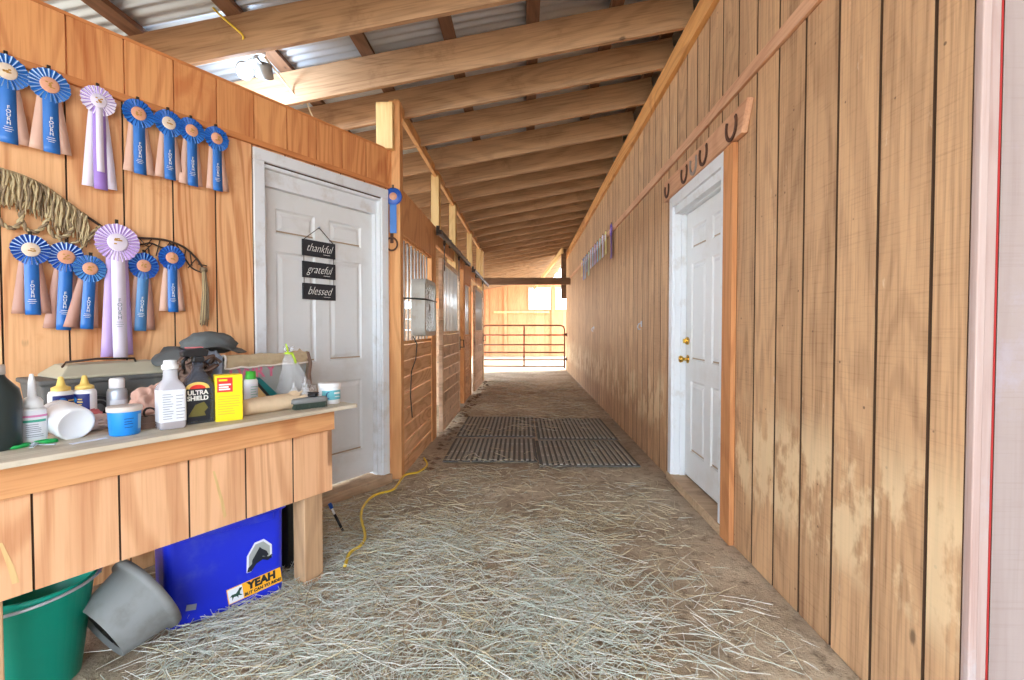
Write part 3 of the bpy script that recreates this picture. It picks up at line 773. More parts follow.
# ------------------------------------------------------------------ prize ribbons
def ribbon(name, lab, group, loc, rz, Rr, L, c_main, c_edge, c_side, btn='cream', centre=None, tilt=0, letters=None, side_tilt=(1, 1), nple=22, front='blueribbon', hanger=True, simple=False, wid=1.0):
    root = thing(name, lab, 'ribbon', loc, rz, group)
    if tilt: root.rotation_euler = (0, tilt, rz)
    # rosette: pleated ring
    mb = MB(); ri = Rr * .42
    for k in range(nple):
        a0 = 2 * PI * k / nple; da = 2 * PI / nple
        P = lambda a, r, y: (r * math.cos(a), y, r * math.sin(a))
        a1, a2, a3 = a0 + da * .55, a0 + da * .78, a0 + da
        yb, yt = -.006, -.015
        rr = Rr * random.uniform(.97, 1.02)
        mb.m = 0
        mb.add([P(a0, ri, -.008), P(a0, rr, yb), P(a1, rr, yt), P(a1, ri, -.014)], [(0, 1, 2, 3)])
        mb.m = 1
        mb.add([P(a1, ri, -.014), P(a1, rr, yt), P(a2, rr * .985, yt + .003), P(a2, ri, -.012)], [(0, 1, 2, 3)])
        mb.m = 0
        mb.add([P(a2, ri, -.012), P(a2, rr * .985, yt + .003), P(a3, rr, yb), P(a3, ri, -.008)], [(0, 1, 2, 3)])
    mb.build('rosette', [M[c_main], M[c_edge]], root, solid=.0012)
    b = MB(); b.lathe([(ri * 1.12, 0), (ri * 1.12, .004), (ri * .98, .007), (0.0005, .008)], 24); b.xf(Matrix.Rotation(R(90), 4, 'X')); b.xf(Matrix.Translation((0, -.011, 0)))
    bo = b.build('button', M[btn], root)
    if not simple:
        e = MB(); rnd = random.Random(sum(map(ord, lab)) % 999)
        for k in range(9): x, z = rnd.uniform(-.4, .4) * ri, rnd.uniform(-.45, .45) * ri; e.box(x - ri * .14, x + ri * .14, -.021, -.0185, z - ri * .07, z + ri * .08)
        e.build('crest', M['gold'], bo)
    w = Rr * .36 * wid
    def streamer(x0, x1, w0, w1, y, z1, m, ph, nm='streamer'):
        s = MB(); n = 10; vs = []
        for i in range(n + 1):
            f = i / n; xc = x0 + (x1 - x0) * f; ww = w0 + (w1 - w0) * f; z = -Rr * .25 + (z1 + Rr * .25) * f; yy = y + .0025 * math.sin(f * 5 + ph) - .003 * f
            vs += [(xc - ww, yy, z), (xc + ww, yy, z)]
        s.add(vs, [(2 * i, 2 * i + 1, 2 * i + 3, 2 * i + 2) for i in range(n)])
        return s.build(nm, M[m], root, solid=.0009, smooth=True)
    sl, sr = side_tilt
    streamer(-Rr * .2, -Rr * .62 * sl, w * .8, w * 1.05, -.003, -L * .985, c_side, 0)
    streamer(Rr * .2, Rr * .62 * sr, w * .8, w * 1.05, -.0045, -L * .975, c_side, 2)
    st = streamer(0, Rr * .04, w, w * 1.08, -.009, -L, front, 4)
    if centre: streamer(0, Rr * .04, w * .55, w * .6, -.0115, -L * .8, centre, 4)
    if letters and not simple:
        n = len(letters)
        for i, ch in enumerate(letters): text(ch, Rr * .28, M['whitetext'] if front != 'lavwhite' else M['greyprint'], st, (Rr * .02, -.0165, -L * .5 - i * Rr * .23), bold=.0002)
        ln = MB()
        for i, q in enumerate((.5, .62, .4)): ln.box(-w * q, w * q, -.0165, -.0155, -L * .5 - n * Rr * .23 - i * Rr * .12 - .001, -L * .5 - n * Rr * .23 - i * Rr * .12 + .001)
        ln.build('small_print', M['whitetext'] if front != 'lavwhite' else M['greyprint'], st)
    if hanger:
        h = MB(); h.box(-.006, .006, -.008, .0, Rr * .95, Rr * 1.22); h.build('clip', M['track'], root)
    return root
G1, G2 = 'prize ribbons in the upper row on the tack wall', 'prize ribbons hung on the breast collar'
US = .028; UZ = 2.272
def wr(t, z, s, *a, **k): return ribbon('prize_ribbon', *a[:1], a[1], LP(t, s, z), RZL, *a[2:], **k)
wr(2.199, UZ, US, 'bright blue ribbon at the left end of the upper row, cut by the photo edge', G1, .07, .291, 'blueribbon', 'paleblue', 'pinkbeige', letters='FOURH')
wr(2.067, UZ, US, 'bright blue ribbon in the upper row just left of the white and violet one', G1, .071, .29, 'blueribbon', 'paleblue', 'pinkbeige', btn='orangebtn', letters='FOURH')
wr(1.898, UZ, US, 'white and violet ribbon in the upper row with a silvery centre streamer', G1, .067, .407, 'lavwhite', 'violet', 'lavwhite', btn='lavwhite', front='violet', centre='lavwhite', letters=None)
wr(1.741, UZ, US, 'blue ribbon in the upper row just right of the white and violet one', G1, .068, .294, 'blueribbon', 'bluedeep', 'pinkbeige', btn='orangebtn', letters='FOURH')
wr(1.61, UZ, US, 'blue ribbon in the upper row, third from its right end', G1, .067, .287, 'blueribbon', 'bluedeep', 'pinkbeige', btn='cream', letters='FOURH')
wr(1.502, UZ, US, 'blue ribbon in the upper row, second from its right end', G1, .066, .293, 'blueribbon', 'bluedeep', 'pinkbeige', btn='orangebtn', letters='FOURH', side_tilt=(1, .7))
wr(1.374, UZ, US, 'blue ribbon at the right end of the upper row beside the white door', G1, .066, .288, 'blueribbon', 'bluedeep', 'pinkbeige', btn='orangebtn', letters='FOURH', side_tilt=(.8, 1))
wr(2.14, 1.552, .03, 'deep blue ribbon leftmost below the fringe with brownish side streamers', G2, .064, .276, 'bluedeep', 'paleblue', 'taupe', letters='FOURH')
wr(2.024, 1.536, .024, 'deep blue ribbon half covered by the one at its right, below the fringe', G2, .066, .325, 'bluedeep', 'paleblue', 'taupe', btn='orangebtn', letters='FOURH', tilt=R(3))
wr(1.947, 1.491, .045, 'blue ribbon overlapping its neighbour, left of the big lavender ribbon', G2, .061, .276, 'blueold', 'bluedeep', 'taupe', front='blueribbon', letters='FOURH', btn='orangebtn', tilt=R(4), side_tilt=(1.5, .6))
wr(1.844, 1.625, .05, 'big lavender ribbon with the longest streamers hanging below the collar', G2, .089, .549, 'lavender', 'lavwhite', 'lavender', front='lavwhite', btn='lavwhite', letters='FOURH', nple=30, side_tilt=(.8, .5), wid=.85)
wr(1.732, 1.528, .03, 'faded blue ribbon just right of the big lavender one', G2, .065, .323, 'bluedeep', 'blueold', 'taupe', front='blueold', letters='FOURH', btn='orangebtn', tilt=R(4), side_tilt=(.6, 1.1))
wr(1.607, 1.583, .03, 'deep blue ribbon at the right end of the collar beside the tassel', G2, .062, .28, 'bluedeep', 'blueribbon', 'pinkbeige', letters='FOURH', btn='orangebtn')
# single one on the corner post
r_ = thing('prize_ribbon', 'flat blue ribbon hung alone on the orange corner post beside the left white door', 'ribbon', (-1.053, 3.824, 2.262), R(8))
m_ = MB(); m_.lathe([(.03, -.008), (.066, -.006), (.07, 0), (.066, .004), (.03, .006)], 28); m_.xf(Matrix.Rotation(R(90), 4, 'X')); m_.build('rosette', M['bluedeep'], r_)
m_ = MB(); m_.lathe([(.031, 0), (.03, .007), (.0005, .008)], 20); m_.xf(Matrix.Rotation(R(90), 4, 'X')); m_.build('button', M['orangebtn'], r_)
MB().box(-.026, .026, -.004, .0, -.29, -.04).build('streamer', M['blueribbon'], r_)
MB().box(-.006, .006, -.006, .004, .06, .09).build('clip', M['track'], r_)

# far row on the right wall
cols = [('paleyellow', 'pale yellow'), ('lavwhite', 'white'), ('palegreen', 'pale green'), ('sky', 'sky blue'), ('lavender', 'lavender'), ('sky', 'sky blue'), ('lavwhite', 'white'), ('palegreen', 'pale green'), ('blueold', 'faded blue'), ('sky', 'sky blue'), ('blueribbon', 'blue'), ('paleyellow', 'pale yellow')]
ords = 'first second third fourth fifth sixth seventh eighth ninth tenth eleventh last'.split()
for i, (c, nm) in enumerate(cols):
    ribbon('prize_ribbon', '%s ribbon high on the right wall, %s beyond the purple ribbon' % (nm, ords[i]), 'pale ribbons in the row high on the right wall',
           (WX - .024, 6.95 + i * .265, 2.52), R(-90), .075, .26 + (.1 if i in (7, 9, 10) else 0), c, 'white', c, btn='lavwhite', front=c, simple=True, nple=12)
ribbon('prize_ribbon', 'purple and maroon ribbon nearest of the row high on the right wall', None, (WX - .024, 6.5, 2.52), R(-90), .085, .38, 'purple', 'violet', 'maroon', btn='violet', front='purple', simple=True, nple=14)
for (y, z, lab) in ((4.9, 1.26, 'small steel snap hook on the right wall left of the white door'), (8.3, 1.22, 'small steel hook far along the right wall under the ribbons')):
    h = thing('wall_hook', lab, 'hook', (WX - .002, y, z), R(-90))
    MB().box(-.018, .018, -.006, 0, -.03, .03).build('plate', M['steel'], h, bevel=.002)
    MB().tube([(0, -.005, .01), (0, -.03, .0), (0, -.04, -.03), (0, -.03, -.055), (0, -.012, -.05)], .006, 8).build('hook', M['steel'], h)

# horseshoe ring on the corner post
h = thing('tie_ring', 'rusty iron ring holder below the single blue ribbon', 'ring', (-1.066, 3.832, 1.905), R(4))
MB().box(-.012, .012, -.01, 0, -.01, .1).build('plate', M['iron'], h, bevel=.002)
MB().tube([(.045 * math.cos(a), -.018, .05 * math.sin(a) - .02) for a in [2 * PI * k / 24 for k in range(24)]], .007, 8, True).build('ring', M['iron'], h)

# ------------------------------------------------------------------ fringed breast collar hung on the wall
def pxw(px, py, s):
    x = (px - 512) / F; y = (340 - py) / F
    f = math.cos(PIT) + y * math.sin(PIT); u = y * math.cos(PIT) - math.sin(PIT)
    X = x * math.cos(YAW) - f * math.sin(YAW); Y = x * math.sin(YAW) + f * math.cos(YAW)
    k = (s + CX * CT - CY * ST) / (X * CT - Y * ST)
    dx, dy = X * k - CX, Y * k - CY
    return (-(dx * ST + dy * CT) if False else (-dx * ST - dy * CT), H + u * k)
def collar():
    t0, z0 = 1.9, 1.65
    root = thing('breast_collar', 'fringed mohair breast collar with cord loops and a tassel pinned on the tack wall', 'horse tack', LP(t0, .014, z0), RZL)
    def w(px, py, d=0): t, z = pxw(px, py, .014 - d); return (t0 - t, d, z - z0)
    def smooth(p, n=6):
        p = [Vector(q) for q in p]; o = []
        for i in range(len(p) - 1):
            a, b, c, d = p[max(0, i - 1)], p[i], p[i + 1], p[min(len(p) - 1, i + 2)]
            for k in range(n):
                t = k / n; o.append(.5 * ((2 * b) + (c - a) * t + (2 * a - 5 * b + 4 * c - d) * t * t + (3 * b - a - 3 * c + d) * t ** 3))
        return o + [p[-1]]
    top = smooth([w(-45, 160), w(-20, 164), w(0, 170), (w(22, 177)), w(45, 188), w(66, 203), w(86, 217)])
    MB().tube(top, .011, 8).build('band', M['rope'], root)
    fr = MB(); rnd = random.Random(3); L = len(top)
    for k in range(150):
        f = k / 150 * (L - 1); i = int(f); p = top[i].lerp(top[min(i + 1, L - 1)], f - i)
        ln = rnd.uniform(.125, .165) * (1 - .05 * k / 150); pts = []
        dx = rnd.uniform(-.012, .012); y0 = -rnd.uniform(.004, .022)
        for j in range(6):
            g = j / 5; pts.append((p.x + dx * g + .004 * math.sin(g * 9 + k), y0 - .004 * math.sin(g * 6 + k), p.z - ln * g))
        fr.m = rnd.choice((0, 0, 1)); fr.tube(pts, [.004, .0045, .0045, .0045, .004, .002], 5)
    fr.build('fringe', [M['rope'], M['ropedark']], root)
    def twist(pts, r=.0075, nm='cord'):
        c = smooth(pts, 10); mb = MB(); n = len(c)
        for ph in (0, PI):
            q = []
            for i, p in enumerate(c):
                d = (c[min(i + 1, n - 1)] - c[max(i - 1, 0)]).normalized(); u = Vector((0, 1, 0)); v = d.cross(u); a = i * .75 + ph
                q.append(p + (u * math.cos(a) + v * math.sin(a)) * r * .6)
            mb.m = 0 if ph == 0 else 1; mb.tube(q, r * .75, 6)
        mb.build(nm, [M['rope'], M['ropedark']], root)
    twist([w(-30, 200, -.01), w(-8, 212, -.012), w(5, 226, -.012), w(16, 227, -.012), w(22, 215, -.014), w(24, 200, -.01)])
    twist([w(20, 212, -.012), w(26, 229, -.014), w(38, 231, -.014), w(48, 219, -.014), w(50, 205, -.01)])
    twist([w(46, 222, -.012), w(54, 236, -.014), w(66, 236, -.014), w(72, 228, -.014), w(66, 221, -.01)])
    twist([w(56, 226, -.012), w(62, 242, -.014), w(74, 243, -.014), w(86, 237, -.014), w(98, 228, -.012)], .006)
    twist([w(72, 262, -.01), w(80, 250, -.012), w(92, 236, -.012), w(100, 226, -.012)], .005)
    arc = smooth([w(84, 215), w(92, 220), w(104, 228), w(120, 236), w(140, 238), w(158, 239), (w(172, 242)), w(185, 248), w(196, 258), w(203, 268)])
    MB().tube(arc, .0055, 8).build('strap', M['strap'], root)
    MB().tube(smooth([w(136, 246), w(150, 243), w(160, 247), w(172, 250), w(184, 258), w(192, 268), w(203, 273)]), .004, 6).build('lower_strap', M['strap'], root)
    net = MB()
    for (a, b) in (((140, 239), (146, 246)), ((146, 246), (152, 239)), ((160, 240), (156, 256)), ((170, 242), (160, 258)), ((176, 244), (183, 256)), ((186, 249), (184, 258)), ((190, 253), (192, 266)), ((196, 259), (188, 268)), ((148, 246), (150, 258)), ((198, 264), (207, 266)), ((152, 244), (144, 252))):
        net.tube([w(*a, -.004), w(*b, -.004)], .0028, 5)
    net.build('lacing', M['strap'], root)
    ts = MB(); p = Vector(w(203, 270, -.006))
    for k in range(30):
        a = rnd.uniform(-1, 1); d = rnd.uniform(-1, 1); ln = rnd.uniform(.27, .31)
        ts.m = k % 2; ts.tube([(p.x + a * .006, p.y - .006 + d * .005, p.z), (p.x + a * .012 + .004, p.y - .012 + d * .009, p.z - ln * .4), (p.x + a * .018, p.y - .01 + d * .009, p.z - ln * .8), (p.x + a * .02 - .003, p.y - .01 + d * .01, p.z - ln)], [.004, .004, .004, .0025], 5)
    ts.build('tassel', [M['rope'], M['ropedark']], root)
    MB().tube([p + Vector((-.014, -.006, .0)), p + Vector((.014, -.006, .002))], .014, 10).build('tassel_knot', M['ropedark'], root)
collar()

# ------------------------------------------------------------------ three boards on the left door
def door_sign():
    r = thing('hanging_sign', 'three black boards with white script strung together on the left white door', 'sign', LP(.645, -.071, 1.768), RZL)
    words_ = ('thankful', 'grateful', 'blessed'); bw, bh = .132, .055
    zc = (.0, -.148, -.296)
    for z, wd in zip(zc, words_):
        b = MB().box(-bw, bw, -.012, 0, z - bh, z + bh).build('board', M['chalk'], r, bevel=.0015)
        text(wd, .08, M['whitetext'], b, (-.005, -.0128, z + .003), shear=.5, bold=-.0012, sx=.8)
        MB().box(.03, .085, -.0132, -.012, z - .036, z - .0335).build('flourish', M['whitetext'], b)
    c = MB(); c.tube([(-bw + .012, -.005, bh - .002), (0, -.008, bh + .095), (bw - .012, -.005, bh - .002)], .0028, 6)
    for x in (-bw + .012, bw - .012):
        for (a, q) in ((zc[0] - bh, zc[1] + bh), (zc[1] - bh, zc[2] + bh)): c.tube([(x, -.006, a + .004), (x, -.006, q - .004)], .0022, 6)
    c.build('string', M['track'], r)
    MB().tube([(0, .004, bh + .096), (0, -.016, bh + .098)], .005, 8).build('nail', M['steel'], r)
door_sign()
def pf(px, py, z):
    x = (px - 512) / F; y = (340 - py) / F; f = math.cos(PIT) + y * math.sin(PIT); u = y * math.cos(PIT) - math.sin(PIT)
    X = x * math.cos(YAW) - f * math.sin(YAW); Y = x * math.sin(YAW) + f * math.cos(YAW); k = (z - H) / u; return (X * k, Y * k, z)
# ------------------------------------------------------------------ grooming clutter on the bench (local -y faces the aisle)
def on(name, lab, cat, t, s, rz=0, z=BT, group=None):
    return thing(name, lab, cat, LP(t, s, z), RZL + R(rz), group)
def blob(mb, c, dims, amp=.2, freq=3, seed=0, sub=4, flat=True, ridged=0):
    bm = bmesh.new(); bmesh.ops.create_icosphere(bm, subdivisions=sub, radius=1); o = len(mb.v)
    for v in bm.verts:
        p = v.co.copy(); n = mnoise.noise(p * freq * .5 + Vector((seed, seed * 2, 0))) + .5 * mnoise.noise(p * freq + Vector((seed, 0, 7))) + .25 * mnoise.noise(p * freq * 2.2 + Vector((0, seed, 3)))
        if ridged: n = n * (1 - ridged) + ridged * (.5 - abs(mnoise.noise(p * freq + Vector((seed, 9, 0)))) * 2)
        p *= 1 + amp * n; x, y, z = p.x * dims[0], p.y * dims[1], p.z * dims[2]
        if flat and c[2] + z < 0: z = -c[2] + .0005 * p.z
        mb.v.append((c[0] + x, c[1] + y, c[2] + z))
    for f in bm.faces: mb.f.append(tuple(v.index + o for v in f.verts)); mb.mi.append(mb.m); mb.sm.append(True)
    bm.free(); return mb
def lines(mb, xs, zs, y, w=.002):
    for z in zs: mb.box(xs[0], xs[1] - random.random() * (xs[1] - xs[0]) * .35, y - .0006, y, z - w / 2, z + w / 2)
def arclabel(parent, r, z0, z1, m, name='label', a=70, sy=1, off=.0006, a0=None):
    mb = MB(); mb.lathe([(r + off, z0), (r + off, z1)], 20, R(-90 - a), R(-90 + a), sy=sy); return mb.build(name, M[m] if isinstance(m, str) else m, parent)

# dark jug, cut by the photo edge
g = on('plastic_jug', 'dark plastic jug at the left end of the bench, cut by the photo edge', 'jug', 2.398, .73, 188)
b = MB(); b.lathe([(.055, 0), (.062, .01), (.064, .15), (.058, .185), (.03, .22), (.024, .235)], 24, sy=.8); b.build('body', M['jugdark'] if 'jugdark' in M else M['black'], g)
b = MB(); b.lathe([(.027, .232), (.027, .258), (.024, .262)], 20); b.build('cap', M['greylid'], g)
MB().tube([(.05, 0, .19), (.085, 0, .18), (.088, 0, .1), (.063, 0, .08)], .009, 8).build('handle', M['black'], g)

# squeeze bottle with stripes
g = on('squeeze_bottle', 'white squeeze bottle with a pointed nozzle and pink and teal label stripes', 'bottle', 2.305, .70, -6)
b = MB(); b.lathe([(.032, 0), (.035, .006), (.035, .1), (.032, .114), (.022, .118)], 28, sy=.8); bd = b.build('body', M['white'], g)
b = MB(); b.lathe([(.027, .114), (.027, .136), (.02, .146), (.011, .152), (.009, .2), (.005, .225), (.0005, .226)], 20); b.build('nozzle_cap', M['white'], g)
arclabel(bd, .035, .016, .108, 'paper', sy=.8, a=75)
arclabel(bd, .0354, .086, .093, 'pinkstripe', 'pink_stripe', sy=.8, a=75); arclabel(bd, .0354, .070, .078, 'tealstripe', 'teal_stripe', sy=.8, a=55)
l = MB(); lines(l, (-.02, .024), (.063, .056, .05, .044, .038, .03, .024), -.0293); l.build('print', M['greyprint'], bd)

# scissors
g = on('scissors', 'green handled scissors lying near the left end of the bench front', 'scissors', 2.318, .765, 0, BT + .006); g.scale = (.72, .8, 1)
def loop(cx, cy, rx, ry, rot):
    return [(cx + rx * math.cos(a) * math.cos(rot) - ry * math.sin(a) * math.sin(rot), cy + rx * math.cos(a) * math.sin(rot) + ry * math.sin(a) * math.cos(rot), 0) for a in [2 * PI * k / 20 for k in range(20)]]
for cx, cy, ro in ((-.045, .012, .25), (.045, .022, -.15)):
    MB().tube(loop(cx, cy, .036, .017, ro), .0055, 8, True).build('handle', M['scgreen'], g)
MB().bar((-.012, .004, 0), (.05, -.07, 0), .012, .002).bar((.012, .006, .002), (-.03, -.075, .002), .012, .002).build('blades', M['steel'], g)
MB().tube([(0, 0, -.003), (0, 0, .005)], .006, 12).build('pivot', M['steel'], g)

# tipped white jar, base toward the viewer
g = thing('white_jar', 'white plastic jar lying on its side with its base toward the aisle', 'jar', LP(2.215, .70, BT + .0575), 0, None, rot=Euler((R(-80), 0, RZL + R(8))))
b = MB(); b.lathe([(.0005, .004), (.045, .004), (.05, 0), (.056, .006), (.0575, .02), (.0575, .09), (.05, .104)], 32); b.xf(Matrix.Translation((0, 0, -.05))); b.xf(Matrix.Rotation(PI, 4, 'X') if False else Matrix.Identity(4))
b.build('body', M['white'], g)
b = MB(); b.lathe([(.053, .054), (.0545, .056), (.0545, .078), (.051, .082), (.0005, .082)], 32); b.build('lid', M['white'], g)
b = MB(); b.lathe([(.0582, -.012), (.0582, .022)], 20, R(60), R(120)); b.build('label', M['olive'], g)

# blue tub with lid
g = on('blue_tub', 'bright blue tub with a dusty white lid at the front of the bench', 'tub', 2.092, .80, 0)
b = MB(); b.lathe([(.041, 0), (.044, .004), (.048, .08), (.048, .088)], 32); bd = b.build('body', M['bluetub'], g)
b = MB(); b.lathe([(.0505, .083), (.0515, .085), (.0515, .099), (.048, .101), (.0005, .1)], 32); b.build('lid', M['greylid'], g)
l = MB(); lines(l, (-.018, .012), (.06, .05, .042, .03), -.0475); l.build('print', M['navy'], bd)
l = MB(); l.lathe([(.0465, .02), (.048, .072)], 8, R(-58), R(-34)); l.build('pale_panel', M['sky'], bd)

# two yellow capped bottles
for t, s, lab, rz in ((2.165, .45, 'white bottle with a yellow pointed cap and blue label, left of its twin', 14), (2.098, .46, 'white bottle with a yellow pointed cap and navy side label, right of its twin', -62)):
    g = on('glue_bottle', lab, 'bottle', t, s, rz, BT, 'yellow capped bottles')
    b = MB(); b.lathe([(.036, 0), (.04, .005), (.04, .125), (.036, .136), (.026, .14)], 28, sy=.8); bd = b.build('body', M['white'], g)
    b = MB(); b.lathe([(.029, .138), (.029, .15), (.024, .153), (.014, .158), (.011, .172), (.007, .19), (.0005, .192)], 18); b.build('cap', M['capyellow'], g)
    arclabel(bd, .04, .06, .122, 'navy', sy=.8, a=62); 
    l = MB(); l.box(.004, .022, -.0335, -.0325, .1, .104); l.box(.002, .024, -.0335, -.0325, .09, .094); l.box(.006, .02, -.0335, -.0325, .08, .084); l.build('print', M['capyellow'], bd)
    l = MB(); l.lathe([(.014, 0), (.014, .001), (.0005, .001)], 16); l.xf(Matrix.Rotation(R(90), 4, 'X')); l.xf(Matrix.Translation((-.014, -.0322, .1))); l.build('emblem', M['bluetub'], bd)

# round black tin standing on edge
g = on('round_tin', 'round black tin standing on edge between the yellow capped and silver bottles', 'tin', 2.04, .40, -10)
b = MB(); b.tube([(0, -.018, .05), (0, .018, .05)], .05, 28); b.build('body', M['black'], g, bevel=.004)
b = MB(); b.tube([(.036 * math.cos(a), -.02, .05 + .036 * math.sin(a)) for a in [2 * PI * k / 28 for k in range(28)]], .003, 6, True); b.build('rim', M['greyrubber'], g)
b = MB(); b.tube([(0, -.0195, .05), (0, -.018, .05)], .02, 20); b.build('badge', M['greyrubber'], g)

# silver bottle
g = on('silver_bottle', 'silver bottle with a white cap behind the blue tub', 'bottle', 1.995, .46)
b = MB(); b.lathe([(.031, 0), (.034, .005), (.034, .115), (.03, .128), (.02, .134)], 26); b.build('body', M['steel'], g)
b = MB(); b.lathe([(.025, .132), (.026, .134), (.026, .165), (.022, .171), (.0005, .172)], 22); b.build('cap', M['white'], g)
b = MB(); b.lathe([(.0346, .02), (.0346, .085)], 20, R(-150), R(-20)); b.build('label', M['paper'], g)

# dusty grey grooming box along the wall
g = on('grooming_box', 'long dusty grey grooming box with a tan lid against the tack wall', 'box', 1.955, .20)
def loft(mb, secs):
    n = len(secs[0]); vs = [p for s in secs for p in s]; fs = []
    for j in range(len(secs) - 1):
        for k in range(n): k2 = (k + 1) % n; fs.append((j * n + k, j * n + k2, (j + 1) * n + k2, (j + 1) * n + k))
    fs.append(tuple(range(n))[::-1]); fs.append(tuple((len(secs) - 1) * n + k for k in range(n))); return mb.add(vs, fs)
def rect(w, d, z, x=0, y=0): return [(x - w / 2, y - d / 2, z), (x + w / 2, y - d / 2, z), (x + w / 2, y + d / 2, z), (x - w / 2, y + d / 2, z)]
loft(MB(), [rect(.44, .24, 0), rect(.47, .27, .15), rect(.49, .29, .152), rect(.49, .29, .17)]).build('body', M['toolbox'], g, bevel=.006)
loft(MB(), [rect(.42, .28, .17, .03), rect(.42, .28, .18, .03), rect(.34, .16, .222, .03), rect(.31, .13, .224, .03)]).build('lid', M['toollid'], g, bevel=.008)
MB().tube([(-.15, -.05, .215), (-.145, -.075, .235), (-.05, -.1, .245), (.08, -.1, .24), (.1, -.06, .222)], .0045, 8).build('handle', M['track'], g)
MB().box(-.21, .21, -.132, -.122, .05, .06).box(-.215, .215, -.136, -.126, .1, .106).build('ribs', M['toolbox'], g)

# clear bottle with white label and white cap
g = on('clear_bottle', 'tall clear bottle with a white cap and printed white label at the bench front', 'bottle', 1.955, .82, -8)
def sq(w, d, z, r=.012, n=4):
    p = []
    for cx, cy, a0 in ((w / 2 - r, d / 2 - r, 0), (-w / 2 + r, d / 2 - r, 90), (-w / 2 + r, -d / 2 + r, 180), (w / 2 - r, -d / 2 + r, 270)):
        for i in range(n + 1): a = R(a0 + 90 * i / n); p.append((cx + r * math.cos(a), cy + r * math.sin(a), z))
    return p
loft(MB(), [sq(.078, .062, 0), sq(.086, .068, .006), sq(.086, .068, .15), sq(.074, .06, .166, .02), sq(.05, .05, .182, .024), sq(.046, .046, .2, .0229), sq(.046, .046, .226, .0229)]).build('body', M['clearpl'], g, smooth=True)
loft(MB(), [sq(.076, .06, .003), sq(.08, .062, .02), sq(.08, .062, .036)]).build('liquid', M['amber'], g)
lb = loft(MB(), [sq(.0875, .0695, .028), sq(.0875, .0695, .146)]).build('label', M['paper'], g)
l = MB(); lines(l, (-.036, .0), [.04 + .009 * k for k in range(11)], -.0350, .0022); lines(l, (.008, .036), [.04 + .012 * k for k in range(8)], -.0350, .0022); l.build('print', M['greyprint'], lb)
b = MB(); b.lathe([(.027, .222), (.028, .224), (.028, .236), (.022, .24), (.02, .254), (.0005, .256)], 22); b.build('cap', M['white'], g)

# black trigger sprayer
g = on('spray_bottle', 'black trigger spray bottle with a dark label and yellow arch beside the yellow carton', 'bottle', 1.845, .79, -10)
loft(MB(), [sq(.1, .062, 0), sq(.112, .07, .008), sq(.112, .07, .13), sq(.104, .066, .16, .02), sq(.06, .05, .192, .022), sq(.04, .04, .21, .0199), sq(.036, .036, .245, .0179)]).build('body', M['smoke'], g, smooth=True)
loft(MB(), [sq(.1, .058, .006), sq(.104, .062, .085)]).build('liquid', M['olive'], g)
lb = MB().box(-.052, .03, -.0366, -.0352, .012, .15).build('label', M['inkdark'], g)
ar = [(-.052 + .041 + .041 * math.cos(a), .138 + .026 * math.sin(a)) for a in [PI * k / 14 for k in range(15)]]
MB().prism(ar, -.0374, -.0362).build('yellow_arch', M['capyellow'], lb)
MB().prism([(x * .66 - .004, .138 + (z - .138) * .6) for x, z in ar], -.038, -.0372).build('red_arch', M['red'], lb)
text('ULTRA', .024, M['whitetext'], lb, (-.011, -.0372, .122), bold=.0008, sx=.95); text('SHIELD', .024, M['whitetext'], lb, (-.011, -.0372, .1), bold=.0008, sx=.95)
MB().prism([(-.045, .03), (-.02, .075), (.01, .085), (.024, .06), (.01, .045), (.016, .03)], -.0374, -.0362).build('horse_picture', M['olive'], lb)
h = MB(); h.box(-.02, .02, -.02, .02, .24, .262); h.prism([(-.055, .262), (.03, .262), (.035, .285), (.01, .298), (-.045, .292), (-.058, .28)], -.02, .02); h.build('spray_head', M['black'], g, bevel=.004)
MB().tube([(-.03, 0, .265), (-.05, 0, .245), (-.048, 0, .215)], .007, 8).build('trigger', M['black'], g)
MB().box(-.04, .016, -.014, .014, .2955, .3).build('head_badge', M['redcloth'], g)

# yellow carton
g = on('yellow_carton', 'bright yellow cardboard carton with a red label panel', 'carton', 1.755, .84, -20)
b = MB().box(-.048, .048, -.03, .03, 0, .186).build('box', M['yellow'], g, bevel=.002)
MB().box(-.042, .012, -.0308, -.0298, .118, .176).build('red_panel', M['red'], b)
l = MB(); lines(l, (-.036, .01), (.148, .138, .129), -.0314, .006); l.build('white_print', M['whitetext'], b)
l = MB(); lines(l, (-.036, .008), (.166,), -.0314, .007); l.build('yellow_print', M['yellow'], b)
l = MB(); lines(l, (-.04, .04), [.03 + .01 * k for k in range(8)], -.0306, .0016); l.build('print', M['gold'], b)

# green capped bottle
g = on('green_cap_bottle', 'slim white bottle with a green cap behind the yellow carton', 'bottle', 1.54, .63)
b = MB(); b.lathe([(.027, 0), (.029, .004), (.029, .128), (.025, .136)], 24); bd = b.build('body', M['white'], g)
b = MB(); b.lathe([(.021, .134), (.022, .136), (.021, .172), (.0005, .173)], 20); b.build('cap', M['greencap'], g)
arclabel(bd, .029, .02, .115, 'paper'); l = MB(); lines(l, (-.018, .02), [.03 + .012 * k for k in range(7)], -.0298); l.build('print', M['tealstripe'], bd)

